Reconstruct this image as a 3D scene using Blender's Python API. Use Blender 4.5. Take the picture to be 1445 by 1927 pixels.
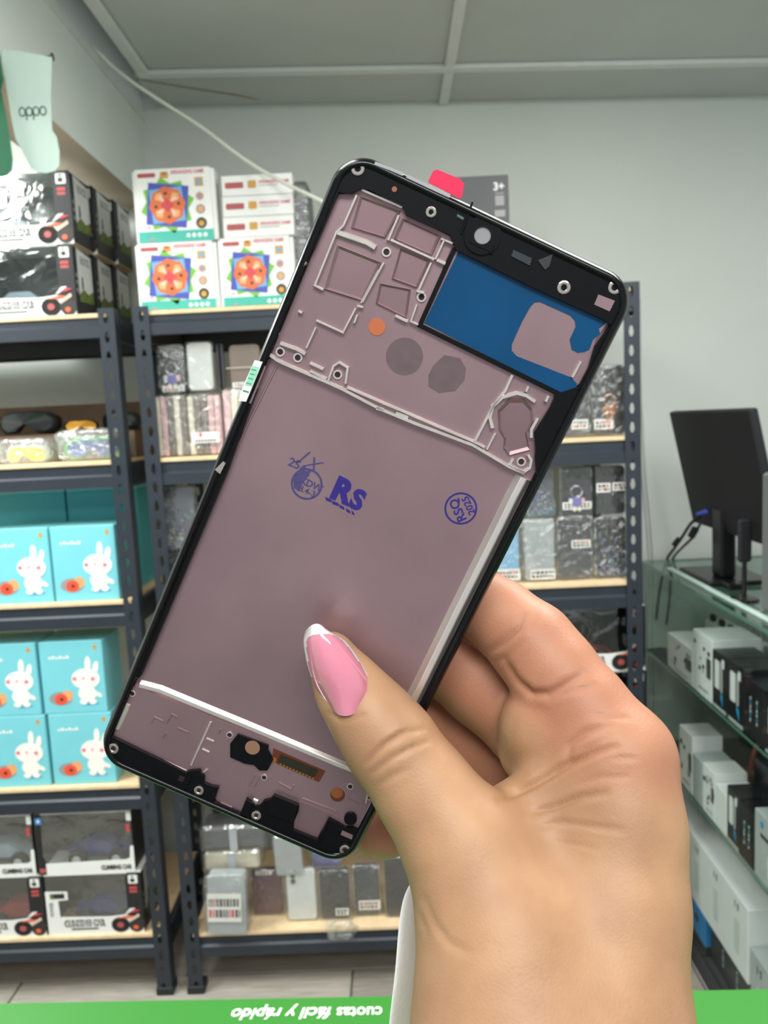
import bpy, bmesh, math, random
import numpy as np
from mathutils import Vector, Matrix

for _o in list(bpy.data.objects):
    bpy.data.objects.remove(_o, do_unlink=True)
SC = bpy.context.scene
COL = SC.collection
rng = random.Random(7)

# ------------------------------------------------------------------ camera
IW, IH = 1445.0, 1927.0
FPX = 1447.0
CXP, CYP = IW / 2, IH / 2
PITCH, ROLL, YAW = math.radians(6.6), math.radians(2.75), math.radians(0.8)
CAM = Vector((0, 0, 1.46))
_F = Vector((-math.sin(YAW) * math.cos(PITCH), math.cos(YAW) * math.cos(PITCH), -math.sin(PITCH)))
_r = Vector((math.cos(YAW), math.sin(YAW), 0))
_u = _r.cross(_F)
_R = math.cos(ROLL) * _r - math.sin(ROLL) * _u
_U = math.cos(ROLL) * _u + math.sin(ROLL) * _r
cam_d = bpy.data.cameras.new('camera')
cam = bpy.data.objects.new('camera', cam_d)
COL.objects.link(cam)
cam.matrix_world = Matrix(((_R.x, _U.x, -_F.x, CAM.x), (_R.y, _U.y, -_F.y, CAM.y),
                           (_R.z, _U.z, -_F.z, CAM.z), (0, 0, 0, 1)))
cam_d.sensor_fit = 'VERTICAL'
cam_d.sensor_height = 24.0
cam_d.lens = 24.0 * FPX / IH
cam_d.clip_start = 0.01
cam_d.dof.use_dof = True
cam_d.dof.focus_distance = 0.2
cam_d.dof.aperture_fstop = 20.0
SC.camera = cam

# ------------------------------------------------------------------ light
W = bpy.data.worlds.new('world')
SC.world = W
W.use_nodes = True
W.node_tree.nodes['Background'].inputs[0].default_value = (0.93, 0.97, 1.0, 1)
W.node_tree.nodes['Background'].inputs[1].default_value = 0.42


def area(name, loc, target, sx, sy, power, col=(1, 1, 1)):
    d = bpy.data.lights.new(name, 'AREA')
    d.shape = 'RECTANGLE'
    d.size, d.size_y = sx, sy
    d.energy = power
    d.color = col
    o = bpy.data.objects.new(name, d)
    COL.objects.link(o)
    o.location = loc
    o.rotation_euler = (Vector(target) - Vector(loc)).to_track_quat('-Z', 'Y').to_euler()
    return o


area('ceiling_lamp_racks', (0.62, 0.95, 2.31), (0.55, 1.2, 0), 0.6, 1.2, 23, (1, 0.985, 0.95))
area('ceiling_lamp_aisle', (-0.35, 0.45, 2.32), (-0.35, 0.6, 0), 0.4, 1.2, 11, (1, 0.99, 0.97))
area('ceiling_lamp_shop', (0.25, -0.85, 2.33), (0.25, -0.6, 0), 1.2, 0.6, 26, (1, 0.985, 0.96))
area('ceiling_lamp_left_bay', (-1.45, 1.3, 2.38), (-1.40, 1.5, 0), 0.5, 1.2, 42, (0.97, 1.0, 0.97))

VS = SC.view_settings
VS.view_transform = 'Standard'
VS.look = 'None'
VS.exposure = 0.4
VS.gamma = 1.0
VS.use_curve_mapping = False


# ------------------------------------------------------------------ pixel -> place helpers
def ray(x, y):
    return _F + _R * ((x - CXP) / FPX) - _U * ((y - CYP) / FPX)


def atY(x, y, Y):
    d = ray(x, y)
    return CAM + d * ((Y - CAM.y) / d.y)


def atZ(x, y, Z):
    d = ray(x, y)
    return CAM + d * ((Z - CAM.z) / d.z)


def atX(x, y, X):
    d = ray(x, y)
    return CAM + d * ((X - CAM.x) / d.x)


def atD(x, y, dep):
    return CAM + ray(x, y) * dep


# ------------------------------------------------------------------ materials
def lin(c):
    r = []
    for v in c[:3]:
        v = v / 255.0
        r.append(v / 12.92 if v <= 0.04045 else ((v + 0.055) / 1.055) ** 2.4)
    return tuple(r) + (1.0,)


MATS = {}


def mat(name, rgb, rough=0.5, metal=0.0, var=0.06, scale=25.0, bump=0.0, bscale=None, coat=0.0,
        sss=0.0, emit=0.0, stretch=None, spec=0.5, warp=None):
    if name in MATS:
        return MATS[name]
    m = bpy.data.materials.new(name)
    m.use_nodes = True
    nt = m.node_tree
    b = nt.nodes['Principled BSDF']
    tc = nt.nodes.new('ShaderNodeTexCoord')
    src = tc.outputs['Object']
    if stretch:
        mp = nt.nodes.new('ShaderNodeMapping')
        mp.inputs['Scale'].default_value = stretch
        nt.links.new(src, mp.inputs[0])
        src = mp.outputs[0]
    nz = nt.nodes.new('ShaderNodeTexNoise')
    nz.inputs['Scale'].default_value = scale
    nz.inputs['Detail'].default_value = 3
    if warp:
        nz.inputs['Distortion'].default_value = warp
    nt.links.new(src, nz.inputs['Vector'])
    cr = nt.nodes.new('ShaderNodeValToRGB')
    c = lin(rgb)
    cr.color_ramp.elements[0].position = 0.3
    cr.color_ramp.elements[1].position = 0.7
    cr.color_ramp.elements[0].color = tuple(v * (1 - var) for v in c[:3]) + (1,)
    cr.color_ramp.elements[1].color = tuple(min(1, v * (1 + var)) for v in c[:3]) + (1,)
    nt.links.new(nz.outputs['Fac'], cr.inputs[0])
    nt.links.new(cr.outputs[0], b.inputs['Base Color'])
    b.inputs['Roughness'].default_value = rough
    b.inputs['Metallic'].default_value = metal
    b.inputs['Specular IOR Level'].default_value = spec
    b.inputs['Coat Weight'].default_value = coat
    b.inputs['Coat Roughness'].default_value = 0.08
    if sss:
        b.inputs['Subsurface Weight'].default_value = sss
        b.inputs['Subsurface Radius'].default_value = (0.004, 0.0018, 0.001)
        b.inputs['Subsurface Scale'].default_value = 1.0
    if emit:
        nt.links.new(cr.outputs[0], b.inputs['Emission Color'])
        b.inputs['Emission Strength'].default_value = emit
    if bump:
        n2 = nz
        if bscale:
            n2 = nt.nodes.new('ShaderNodeTexNoise')
            n2.inputs['Scale'].default_value = bscale
            n2.inputs['Detail'].default_value = 4
            nt.links.new(src, n2.inputs['Vector'])
        bp = nt.nodes.new('ShaderNodeBump')
        bp.inputs['Strength'].default_value = bump
        bp.inputs['Distance'].default_value = 0.002
        nt.links.new(n2.outputs['Fac'], bp.inputs['Height'])
        nt.links.new(bp.outputs[0], b.inputs['Normal'])
    MATS[name] = m
    return m


def clear(name, tint=(255, 255, 255), gloss=0.18, rough=0.12, bump=0.0, bscale=60.0, milky=0.0, milk=(235, 238, 235)):
    """thin clear plastic or glass: constant mix of transparent, glossy and a little milky diffuse"""
    if name in MATS:
        return MATS[name]
    m = bpy.data.materials.new(name)
    m.use_nodes = True
    nt = m.node_tree
    out = nt.nodes['Material Output']
    nt.nodes.remove(nt.nodes['Principled BSDF'])
    tr = nt.nodes.new('ShaderNodeBsdfTransparent')
    tr.inputs[0].default_value = lin(tint)
    gl = nt.nodes.new('ShaderNodeBsdfGlossy')
    gl.inputs['Roughness'].default_value = rough
    gl.inputs['Color'].default_value = (0.95, 0.97, 0.97, 1)
    tc = nt.nodes.new('ShaderNodeTexCoord')
    nz = nt.nodes.new('ShaderNodeTexNoise')
    nz.inputs['Scale'].default_value = bscale
    nz.inputs['Detail'].default_value = 3
    nz.inputs['Distortion'].default_value = 1.2
    nt.links.new(tc.outputs['Object'], nz.inputs['Vector'])
    if bump:
        bp = nt.nodes.new('ShaderNodeBump')
        bp.inputs['Strength'].default_value = bump
        bp.inputs['Distance'].default_value = 0.01
        nt.links.new(nz.outputs['Fac'], bp.inputs['Height'])
        nt.links.new(bp.outputs[0], gl.inputs['Normal'])
    mx = nt.nodes.new('ShaderNodeMixShader')
    mx.inputs[0].default_value = gloss
    nt.links.new(tr.outputs[0], mx.inputs[1])
    nt.links.new(gl.outputs[0], mx.inputs[2])
    last = mx
    if milky:
        df = nt.nodes.new('ShaderNodeBsdfDiffuse')
        df.inputs[0].default_value = lin(milk)
        m2 = nt.nodes.new('ShaderNodeMixShader')
        m2.inputs[0].default_value = milky
        nt.links.new(mx.outputs[0], m2.inputs[1])
        nt.links.new(df.outputs[0], m2.inputs[2])
        last = m2
    nt.links.new(last.outputs[0], out.inputs['Surface'])
    MATS[name] = m
    return m


# ------------------------------------------------------------------ mesh helpers
class MB:
    def __init__(self):
        self.v, self.f, self.mi, self.ms = [], [], [], []

    def _m(self, m):
        if m not in self.ms:
            self.ms.append(m)
        return self.ms.index(m)

    def add(self, vs, fs, m):
        k = len(self.v)
        i = self._m(m)
        self.v += [tuple(p) for p in vs]
        for f in fs:
            self.f.append(tuple(k + j for j in f))
            self.mi.append(i)
        return self

    def box(self, x0, x1, y0, y1, z0, z1, m):
        vs = [(x0, y0, z0), (x1, y0, z0), (x1, y1, z0), (x0, y1, z0), (x0, y0, z1), (x1, y0, z1), (x1, y1, z1), (x0, y1, z1)]
        return self.add(vs, [(3, 2, 1, 0), (4, 5, 6, 7), (0, 1, 5, 4), (1, 2, 6, 5), (2, 3, 7, 6), (3, 0, 4, 7)], m)

    def bbox(self, x0, x1, y0, y1, z0, z1, m, b=0.002):
        """box with chamfered edges"""
        b = min(b, (x1 - x0) * .45, (y1 - y0) * .45, (z1 - z0) * .45)
        vs, idx = [], {}
        X, Y, Z = (x0, x1), (y0, y1), (z0, z1)
        for i in range(2):
            for j in range(2):
                for k in range(2):
                    sx, sy, sz = (1, -1)[i], (1, -1)[j], (1, -1)[k]
                    idx[i, j, k, 0] = len(vs); vs.append((X[i], Y[j] + sy * b, Z[k] + sz * b))
                    idx[i, j, k, 1] = len(vs); vs.append((X[i] + sx * b, Y[j], Z[k] + sz * b))
                    idx[i, j, k, 2] = len(vs); vs.append((X[i] + sx * b, Y[j] + sy * b, Z[k]))
        g = lambda i, j, k, a: idx[i, j, k, a]
        fs = []
        for s in (0, 1):
            o = (lambda q: q if s == 0 else q[::-1])
            fs.append(o([g(s, 0, 0, 0), g(s, 0, 1, 0), g(s, 1, 1, 0), g(s, 1, 0, 0)]))
            fs.append(o([g(0, s, 0, 1), g(1, s, 0, 1), g(1, s, 1, 1), g(0, s, 1, 1)]))
            fs.append(o([g(0, 0, s, 2), g(0, 1, s, 2), g(1, 1, s, 2), g(1, 0, s, 2)]))
        for i in (0, 1):
            for j in (0, 1):
                q = [g(i, j, 0, 0), g(i, j, 0, 1), g(i, j, 1, 1), g(i, j, 1, 0)]
                fs.append(q if i == j else q[::-1])
        for i in (0, 1):
            for k in (0, 1):
                q = [g(i, 0, k, 0), g(i, 1, k, 0), g(i, 1, k, 2), g(i, 0, k, 2)]
                fs.append(q if i == k else q[::-1])
        for j in (0, 1):
            for k in (0, 1):
                q = [g(0, j, k, 2), g(1, j, k, 2), g(1, j, k, 1), g(0, j, k, 1)]
                fs.append(q if j == k else q[::-1])
        for i in (0, 1):
            for j in (0, 1):
                for k in (0, 1):
                    q = [g(i, j, k, 0), g(i, j, k, 2), g(i, j, k, 1)]
                    fs.append(q if (i + j + k) % 2 == 0 else q[::-1])
        return self.add(vs, fs, m)

    def prism(self, poly, z0, z1, m, ax='z', side=None):
        """poly in 2D; ax z:(u,v,z)  y:(u,y,v) front=-y   x:(x,u,v)"""
        n = len(poly)
        P = {'z': lambda p, t: (p[0], p[1], t), 'y': lambda p, t: (p[0], t, p[1]), 'x': lambda p, t: (t, p[0], p[1])}[ax]
        vs = [P(p, z0) for p in poly] + [P(p, z1) for p in poly]
        self.add(vs, [tuple(range(n))[::-1], tuple(range(n, 2 * n))], m)
        k = len(self.v) - 2 * n
        i = self._m(side or m)
        for a in range(n):
            b = (a + 1) % n
            self.f.append((k + a, k + b, k + n + b, k + n + a))
            self.mi.append(i)
        return self

    def ring(self, outer, inner, z0, z1, m, fn=None):
        """closed ring between two polygons with equal vertex count, extruded z0..z1"""
        n = len(outer)
        P = fn or (lambda p, t: (p[0], p[1], t))
        vs = [P(p, z0) for p in outer] + [P(p, z0) for p in inner] + [P(p, z1) for p in outer] + [P(p, z1) for p in inner]
        fs = []
        for a in range(n):
            b = (a + 1) % n
            fs += [(a, n + a, n + b, b), (2 * n + a, 2 * n + b, 3 * n + b, 3 * n + a), (a, b, 2 * n + b, 2 * n + a),
                   (n + b, n + a, 3 * n + a, 3 * n + b)]
        return self.add(vs, fs, m)

    def flat(self, poly, t, m, ax='y'):
        P = {'z': lambda p: (p[0], p[1], t), 'y': lambda p: (p[0], t, p[1]), 'x': lambda p: (t, p[0], p[1])}[ax]
        return self.add([P(p) for p in poly], [tuple(range(len(poly)))], m)

    def tube(self, pts, r, m, n=8, cap=True, flat=None):
        pts = [Vector(p) for p in pts]
        k = len(self.v)
        i = self._m(m)
        rs = r if isinstance(r, (list, tuple)) else [r] * len(pts)
        prev = None
        for a, p in enumerate(pts):
            d = (pts[min(a + 1, len(pts) - 1)] - pts[max(a - 1, 0)]).normalized()
            if prev is None:
                ref = Vector((0, 0, 1)) if abs(d.z) < 0.9 else Vector((1, 0, 0))
                s = d.cross(ref).normalized()
            else:
                s = (prev - d * prev.dot(d)).normalized()
            prev = s
            t = d.cross(s)
            for j in range(n):
                an = 2 * math.pi * j / n
                q = p + rs[a] * (math.cos(an) * s + math.sin(an) * t * (flat or 1))
                self.v.append(tuple(q))
        for a in range(len(pts) - 1):
            for j in range(n):
                j2 = (j + 1) % n
                self.f.append((k + a * n + j, k + a * n + j2, k + (a + 1) * n + j2, k + (a + 1) * n + j)); self.mi.append(i)
        if cap:
            self.f.append(tuple(k + j for j in range(n))[::-1]); self.mi.append(i)
            e = k + (len(pts) - 1) * n
            self.f.append(tuple(e + j for j in range(n))); self.mi.append(i)
        return self

    def lathe(self, prof, m, n=20, o=(0, 0, 0), ax='z'):
        """prof list of (r,h); axis z or y"""
        k = len(self.v)
        i = self._m(m)
        for r, h in prof:
            for j in range(n):
                an = 2 * math.pi * j / n
                c, s = r * math.cos(an), r * math.sin(an)
                q = {'z': (c, s, h), 'y': (c, h, s), 'x': (h, c, s)}[ax]
                self.v.append((q[0] + o[0], q[1] + o[1], q[2] + o[2]))
        for a in range(len(prof) - 1):
            for j in range(n):
                j2 = (j + 1) % n
                self.f.append((k + a * n + j, k + a * n + j2, k + (a + 1) * n + j2, k + (a + 1) * n + j)); self.mi.append(i)
        self.f.append(tuple(k + j for j in range(n))[::-1]); self.mi.append(i)
        e = k + (len(prof) - 1) * n
        self.f.append(tuple(e + j for j in range(n))); self.mi.append(i)
        return self

    def grid(self, rows, m, wrap=False):
        nr, nc = len(rows), len(rows[0])
        vs = [p for r in rows for p in r]
        fs = []
        for a in range(nr - 1):
            for b in range(nc if wrap else nc - 1):
                b2 = (b + 1) % nc
                fs.append((a * nc + b, a * nc + b2, (a + 1) * nc + b2, (a + 1) * nc + b))
        return self.add(vs, fs, m)

    def build(self, name, parent=None, loc=None, rot=None, smooth=False):
        me = bpy.data.meshes.new(name)
        me.from_pydata(self.v, [], self.f)
        for m in self.ms:
            me.materials.append(m)
        me.polygons.foreach_set('material_index', self.mi)
        if smooth:
            me.polygons.foreach_set('use_smooth', [True] * len(self.f))
        me.update()
        bm = bmesh.new()
        bm.from_mesh(me)
        bmesh.ops.recalc_face_normals(bm, faces=bm.faces)
        bm.to_mesh(me)
        bm.free()
        o = bpy.data.objects.new(name, me)
        COL.objects.link(o)
        if parent:
            o.parent = parent
        if loc is not None:
            o.location = loc
        if rot is not None:
            o.rotation_euler = rot
        return o


def shade_auto(o, ang=40):
    me = o.data
    me.polygons.foreach_set('use_smooth', [True] * len(me.polygons))
    try:
        me.set_sharp_from_angle(angle=math.radians(ang))
    except Exception:
        pass
    return o


def tag(o, label=None, cat=None, group=None, kind=None):
    if label: o['label'] = label
    if cat: o['category'] = cat
    if group: o['group'] = group
    if kind: o['kind'] = kind
    return o


def thing(name, label, cat, loc=(0, 0, 0), rz=0.0, group=None):
    o = bpy.data.objects.new(name, None)
    COL.objects.link(o)
    o.empty_display_size = 0.02
    o.location = loc
    o.rotation_euler = (0, 0, rz)
    return tag(o, label, cat, group)


def copy_tree(o, parent=None):
    c = o.copy()
    COL.objects.link(c)
    c.parent = parent
    for ch in list(o.children):
        k = copy_tree(ch, c)
        k.matrix_parent_inverse = ch.matrix_parent_inverse
    return c


def clone(o, loc, label, rz=None, group=None):
    c = copy_tree(o)
    c.location = loc
    if rz is not None:
        c.rotation_euler = (0, 0, rz)
    c['label'] = label
    if group: c['group'] = group
    return c


def ell(cx, cy, rx, ry=None, n=20, a0=0.0):
    ry = rx if ry is None else ry
    ca, sa = math.cos(a0), math.sin(a0)
    out = []
    for i in range(n):
        t = 2 * math.pi * i / n
        x, y = rx * math.cos(t), ry * math.sin(t)
        out.append((cx + x * ca - y * sa, cy + x * sa + y * ca))
    return out


def rect(x0, x1, y0, y1):
    return [(x0, y0), (x1, y0), (x1, y1), (x0, y1)]


def rrect(x0, x1, y0, y1, r, n=5):
    out = []
    for cx, cy, a in ((x1 - r, y0 + r, -90), (x1 - r, y1 - r, 0), (x0 + r, y1 - r, 90), (x0 + r, y0 + r, 180)):
        for i in range(n + 1):
            t = math.radians(a + 90 * i / n)
            out.append((cx + r * math.cos(t), cy + r * math.sin(t)))
    return out


def text_mesh(s, size, depth=0.0003, shear=0.0, fat=0.0, align='CENTER', spacing=1.0):
    cu = bpy.data.curves.new('lettering', 'FONT')
    cu.body = s
    cu.size = size
    cu.extrude = depth
    cu.shear = shear
    cu.offset = fat * size
    cu.align_x = align
    cu.align_y = 'CENTER'
    cu.space_character = spacing
    cu.resolution_u = 3
    o = bpy.data.objects.new('lettering', cu)
    COL.objects.link(o)
    dg = bpy.context.evaluated_depsgraph_get()
    me = bpy.data.meshes.new_from_object(o.evaluated_get(dg))
    bpy.data.objects.remove(o, do_unlink=True)
    bpy.data.curves.remove(cu)
    return me


def text(s, size, m, parent, loc, rot=(math.pi / 2, 0, 0), width=None, name='lettering', **kw):
    me = text_mesh(s, size, **kw)
    me.materials.clear()
    me.materials.append(m)
    if width:
        xs = [v.co.x for v in me.vertices]
        if xs:
            w = max(xs) - min(xs)
            k = width / w
            for v in me.vertices:
                v.co.x *= k
    o = bpy.data.objects.new(name, me)
    COL.objects.link(o)
    o.parent = parent
    o.location = loc
    o.rotation_euler = rot
    return o


FRONT = (math.pi / 2, 0, 0)          # text facing -Y
RIGHT = (math.pi / 2, 0, math.pi / 2)  # text facing +X
# ================================================================== SETTING
m_wall = mat('wall_paint', (205, 211, 207), 0.85, var=0.025, scale=3, bump=0.05, bscale=90)
m_wall_l = mat('wall_paint_left', (214, 222, 218), 0.8, var=0.03, scale=4, bump=0.05, bscale=80)
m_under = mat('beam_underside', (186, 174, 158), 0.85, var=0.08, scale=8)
m_ceil = mat('ceiling_board', (188, 194, 192), 0.9, var=0.03, scale=5, bump=0.08, bscale=160)
m_tee = mat('tee_bar_white', (212, 217, 215), 0.55, var=0.03)
m_leak_cover = mat('leak_cover_dark', (22, 24, 28), 0.9)
m_stain = mat('water_stain_brown', (162, 152, 138), 0.9, var=0.15, scale=60)
m_plank = mat('floor_plank_grey', (172, 166, 156), 0.45, var=0.16, scale=9, stretch=(1, 9, 1), warp=0.8, bump=0.05)
m_plank2 = mat('floor_plank_grey_dark', (150, 144, 135), 0.45, var=0.16, scale=9, stretch=(1, 9, 1), warp=0.8, bump=0.05)
m_grout = mat('floor_grout', (92, 90, 86), 0.9)
YW = 2.32
BW_ = 0.135
HX = -0.67    # face of the header beam over the left bay

fl = MB().box(-2.6, 1.9, -2.2, YW + 0.1, -0.06, -0.004, m_grout).build('floor')
tag(fl, 'grey wood-look plank floor under the shelving racks', 'floor', kind='structure')
pk = MB().bbox(-0.447, 0.447, -0.098, 0.098, -0.004, 0.0, m_plank, 0.0012)
pk2 = MB().bbox(-0.447, 0.447, -0.098, 0.098, -0.004, 0.0, m_plank2, 0.0012)
pa, pb = pk.build('plank', fl), pk2.build('plank', fl)
first = {0: True, 1: True}
for r in range(8):
    for c in range(-2, 3):
        k = (r * 3 + c * 2) % 2 if (r + c) % 3 else 1
        src = (pa, pb)[k]
        if first[k]:
            o = src
            first[k] = False
        else:
            o = src.copy()
            COL.objects.link(o)
        o.location = (-0.62 + c * 0.9 + (0.45 if r % 2 else 0.0), 2.22 - r * 0.2, 0)

wb = MB().box(-2.6, 1.9, YW, YW + 0.1, -0.06, 2.75, m_wall).build('wall_back')
tag(wb, 'plain pale grey back wall behind the racks', 'wall', kind='structure')
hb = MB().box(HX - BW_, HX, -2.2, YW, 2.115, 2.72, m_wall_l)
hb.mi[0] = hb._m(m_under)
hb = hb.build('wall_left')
tag(hb, 'white header beam over the open bay on the left', 'wall', kind='structure')
wl = MB().box(-2.6, -2.5, -2.2, YW, -0.06, 2.75, m_wall_l).build('wall_bay_side')
tag(wl, 'white side wall of the bay beyond the header beam', 'wall', kind='structure')
wr = MB().box(1.8, 1.9, -2.2, YW, -0.06, 2.75, m_wall).build('wall_right')
tag(wr, 'plain wall behind the glass counter', 'wall', kind='structure')

# dropped ceiling: boards and tee bars hang slightly lower to the right
ce = bpy.data.objects.new('ceiling', None)
COL.objects.link(ce)
ce.location = (HX, 0, 2.392)
ce.rotation_euler = (0, 0.033, 0)
tag(ce, 'dropped ceiling of grey boards in white tee bars', 'ceiling', kind='structure')
sx = atY(846, 130, 2.1).x - HX     # seam between two boards
y1, y2 = 2.085, 2.110              # cross tee
MB().box(0.085, sx - 0.008, 0.9, y1, 0, 0.012, m_ceil).build('ceiling_board', ce)
MB().box(sx + 0.008, 1.75, 0.9, y1, 0, 0.012, m_ceil).build('ceiling_board', ce)
MB().box(0.085, sx - 0.008, -2.2, 0.88, 0, 0.012, m_ceil).build('ceiling_board', ce)
MB().box(sx + 0.008, 2.5, -2.2, 0.88, 0, 0.012, m_ceil).build('ceiling_board', ce)
MB().box(0.045, sx - 0.008, y2, YW - 0.004, 0, 0.012, m_ceil).build('ceiling_board', ce)
MB().box(sx + 0.008, 2.5, y2, YW - 0.004, 0, 0.012, m_ceil).build('ceiling_board', ce)
MB().box(1.77, 2.5, 0.9, y1, 0, 0.012, m_ceil).build('ceiling_board', ce)


def tee(x0, x1, ya, yb):
    b = MB()
    b.bbox(x0, x1, ya, yb, -0.012, -0.0005, m_tee, 0.003)
    if x1 - x0 > yb - ya:
        b.box(x0, x1, (ya + yb) / 2 - .002, (ya + yb) / 2 + .002, -0.0005, 0.03, m_tee)
    else:
        b.box((x0 + x1) / 2 - .002, (x0 + x1) / 2 + .002, ya, yb, -0.0005, 0.03, m_tee)
    return b.build('tee_bar', ce)


tee(0.06, 2.5, y1 - 0.003, y2 + 0.003)
tee(sx - 0.013, sx + 0.013, -2.2, y1 - 0.004)
tee(sx - 0.013, sx + 0.013, y2 + 0.004, YW - 0.004)
tee(0.060, 0.092, -2.2, y1 - 0.004)
tee(0.09, 2.5, 0.868, 0.896)
MB().box(-0.1, 0.1, -2.2, YW - 0.004, 0.09, 0.1, m_leak_cover).build('ceiling_leak_cover', ce)  # added dark panel: blocks light leaking in and keeps the gap black
st = MB()
p = [atY(x, y, 2.2) for x, y in ((262, 168), (300, 163), (345, 158), (390, 158), (440, 162), (475, 172))]
st.tube([(q.x - HX, 2.13 + 0.03 * i, -0.0012) for i, q in enumerate(p)], [0.0015, .004, .004, .005, .006, .002], m_stain, n=6, flat=0.25)
st.build('water_stain', ce)
bayc = MB().box(-2.5, HX - BW_, -2.2, YW, 2.42, 2.45, m_wall_l).build('ceiling_bay')
tag(bayc, 'white ceiling of the bay beyond the header beam', 'ceiling', kind='structure')
# corner strips on the header beam
t1 = MB().box(HX, HX + 0.006, -2.0, YW, 2.352, 2.375, m_tee).build('trim_1')
tag(t1, 'narrow white cable channel along the header beam', 'trim', kind='structure')

# white cord drooping from the ceiling corner
m_cord = mat('cord_white', (222, 226, 214), 0.5, var=0.03)
pts = []
ctrl = [(150, 62, 1.93), (205, 118, 1.98), (250, 155, 1.98), (310, 195, 1.97), (380, 240, 1.94), (460, 300, 1.88),
        (530, 342, 1.82), (600, 376, 1.76), (680, 420, 1.72), (760, 480, 1.70), (800, 560, 1.75)]
for i in range(len(ctrl) - 1):
    for k in range(4):
        t = k / 4
        P0, P1, P2, P3 = [Vector(ctrl[max(0, min(len(ctrl) - 1, i + j))]) for j in (-1, 0, 1, 2)]
        q = 0.5 * ((2 * P1) + (P2 - P0) * t + (2 * P0 - 5 * P1 + 4 * P2 - P3) * t * t + (3 * P1 - P0 - 3 * P2 + P3) * t ** 3)
        pts.append(atY(q.x, q.y, q.z))
o = MB().tube(pts, 0.0042, m_cord, n=8).build('hanging_cord', smooth=True)
tag(o, 'white cord drooping from the ceiling corner across the game boxes', 'cord')

# ================================================================== RACKS
m_steel = mat('rack_steel_slate', (46, 53, 62), 0.45, metal=0.2, var=0.08, scale=14, bump=0.03, bscale=200)
m_mdf = mat('shelf_board_mdf', (226, 200, 160), 0.7, var=0.08, scale=60, bump=0.05)
m_foot = mat('rack_foot_plastic', (30, 33, 38), 0.6)
YF, YR = 1.850, 2.250
PW = 0.038


def slot_post(H, flip=False):
    """L-angle upright, outer corner at origin; front flange along +x facing -y with keyhole slots"""
    b = MB()
    n = int(H / 0.0445)
    pit = H / n
    for k in range(n):
        z0, z1 = k * pit, (k + 1) * pit
        zc = (z0 + z1) / 2
        outer = [(0, z0), (PW / 2, z0), (PW, z0), (PW, zc), (PW, z1), (PW / 2, z1), (0, z1), (0, zc)]
        c = PW * 0.54
        inner = [(c - .0035, zc - .011), (c, zc - .013), (c + .0035, zc - .011), (c + .006, zc - .002), (c + .0035, zc + .011), (c, zc + .013),
                 (c - .0035, zc + .011), (c - .006, zc - .002)]
        b.ring(outer, inner, 0.0, 0.002, m_steel, fn=lambda p, t: (p[0], t, p[1]))
    b.box(0, 0.002, 0.002, 0.036, 0, H, m_steel)
    if flip:
        b.v = [(-x, y, z) for x, y, z in b.v]
    return b


def make_rack(x0, x1, levels, label, H=1.76):
    rk = thing('shelving_rack', label, 'shelving rack', (0, 0, 0))
    pl, pr = slot_post(H), slot_post(H, True)
    a = pl.build('post', rk, (x0, YF, 0.0))
    b = pr.build('post', rk, (x1, YF, 0.0))
    for src, x, rz in ((a, x1, math.pi), (b, x0, math.pi)):
        c = src.copy()
        COL.objects.link(c)
        c.location = (x, YR, 0.0)
        c.rotation_euler = (0, 0, rz)
    fm = MB().bbox(-0.004, PW + 0.003, -0.003, 0.039, 0, 0.022, m_foot, 0.002)
    for x, y in ((x0, YF), (x1 - PW + .001, YF), (x0, YR - 0.036), (x1 - PW + .001, YR - 0.036)):
        fm.build('foot_cap', rk, (x, y, 0.0))
    prof = [(0.006, -0.058), (0.0, -0.058), (0.0, -0.031), (0.006, -0.026), (0.006, 0.0), (0.016, 0.0), (0.016, -0.008), (0.010, -0.008),
            (0.010, -0.050), (0.016, -0.058)]
    fbm = MB().prism(prof, x0 + 0.003, x1 - 0.003, m_steel, ax='x')
    sbm = MB().box(-0.006, 0.006, YF + 0.03, YR - 0.03, -0.055, 0.0, m_steel)
    bm_ = MB().bbox(x0 + 0.02, x1 - 0.02, YF + 0.004, YR - 0.01, -0.0, 0.010, m_mdf, 0.001)
    for z in levels:
        up = 0.003 if z == levels[0] else -0.006
        fbm.build('beam', rk, (0, YF + 0.003, z + up))
        MB().prism([(-p[0], p[1]) for p in prof], x0 + 0.003, x1 - 0.003, m_steel, ax='x').build('beam', rk, (0, YR - 0.003, z - 0.006))
        sbm.build('side_beam', rk, (x0 + 0.010, 0, z - 0.006))
        sbm.build('side_beam', rk, (x1 - 0.010, 0, z - 0.006))
        bm_.build('shelf_board', rk, (0, 0, z - 0.0085))
    return rk


LL = [1.748, 1.400, 1.055, 0.578, 0.170]
RL = [1.748, 1.400, 1.046, 0.640, 0.165]
LX0, LX1 = -1.86, -0.640
RX0, RX1 = -0.596, 0.596
make_rack(LX0, LX1, LL, 'dark slate slotted shelving rack holding turquoise boxes and toy cars')
make_rack(RX0, RX1, RL, 'dark slate slotted shelving rack holding game boxes and phone cases')
TOP = 0.0018   # board top above nominal level
# ================================================================== GOODS ON THE RACKS
def span(pxl, pxr, py, Y):
    a, b = atY(pxl, py, Y), atY(pxr, py, Y)
    return a.x, b.x


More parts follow.
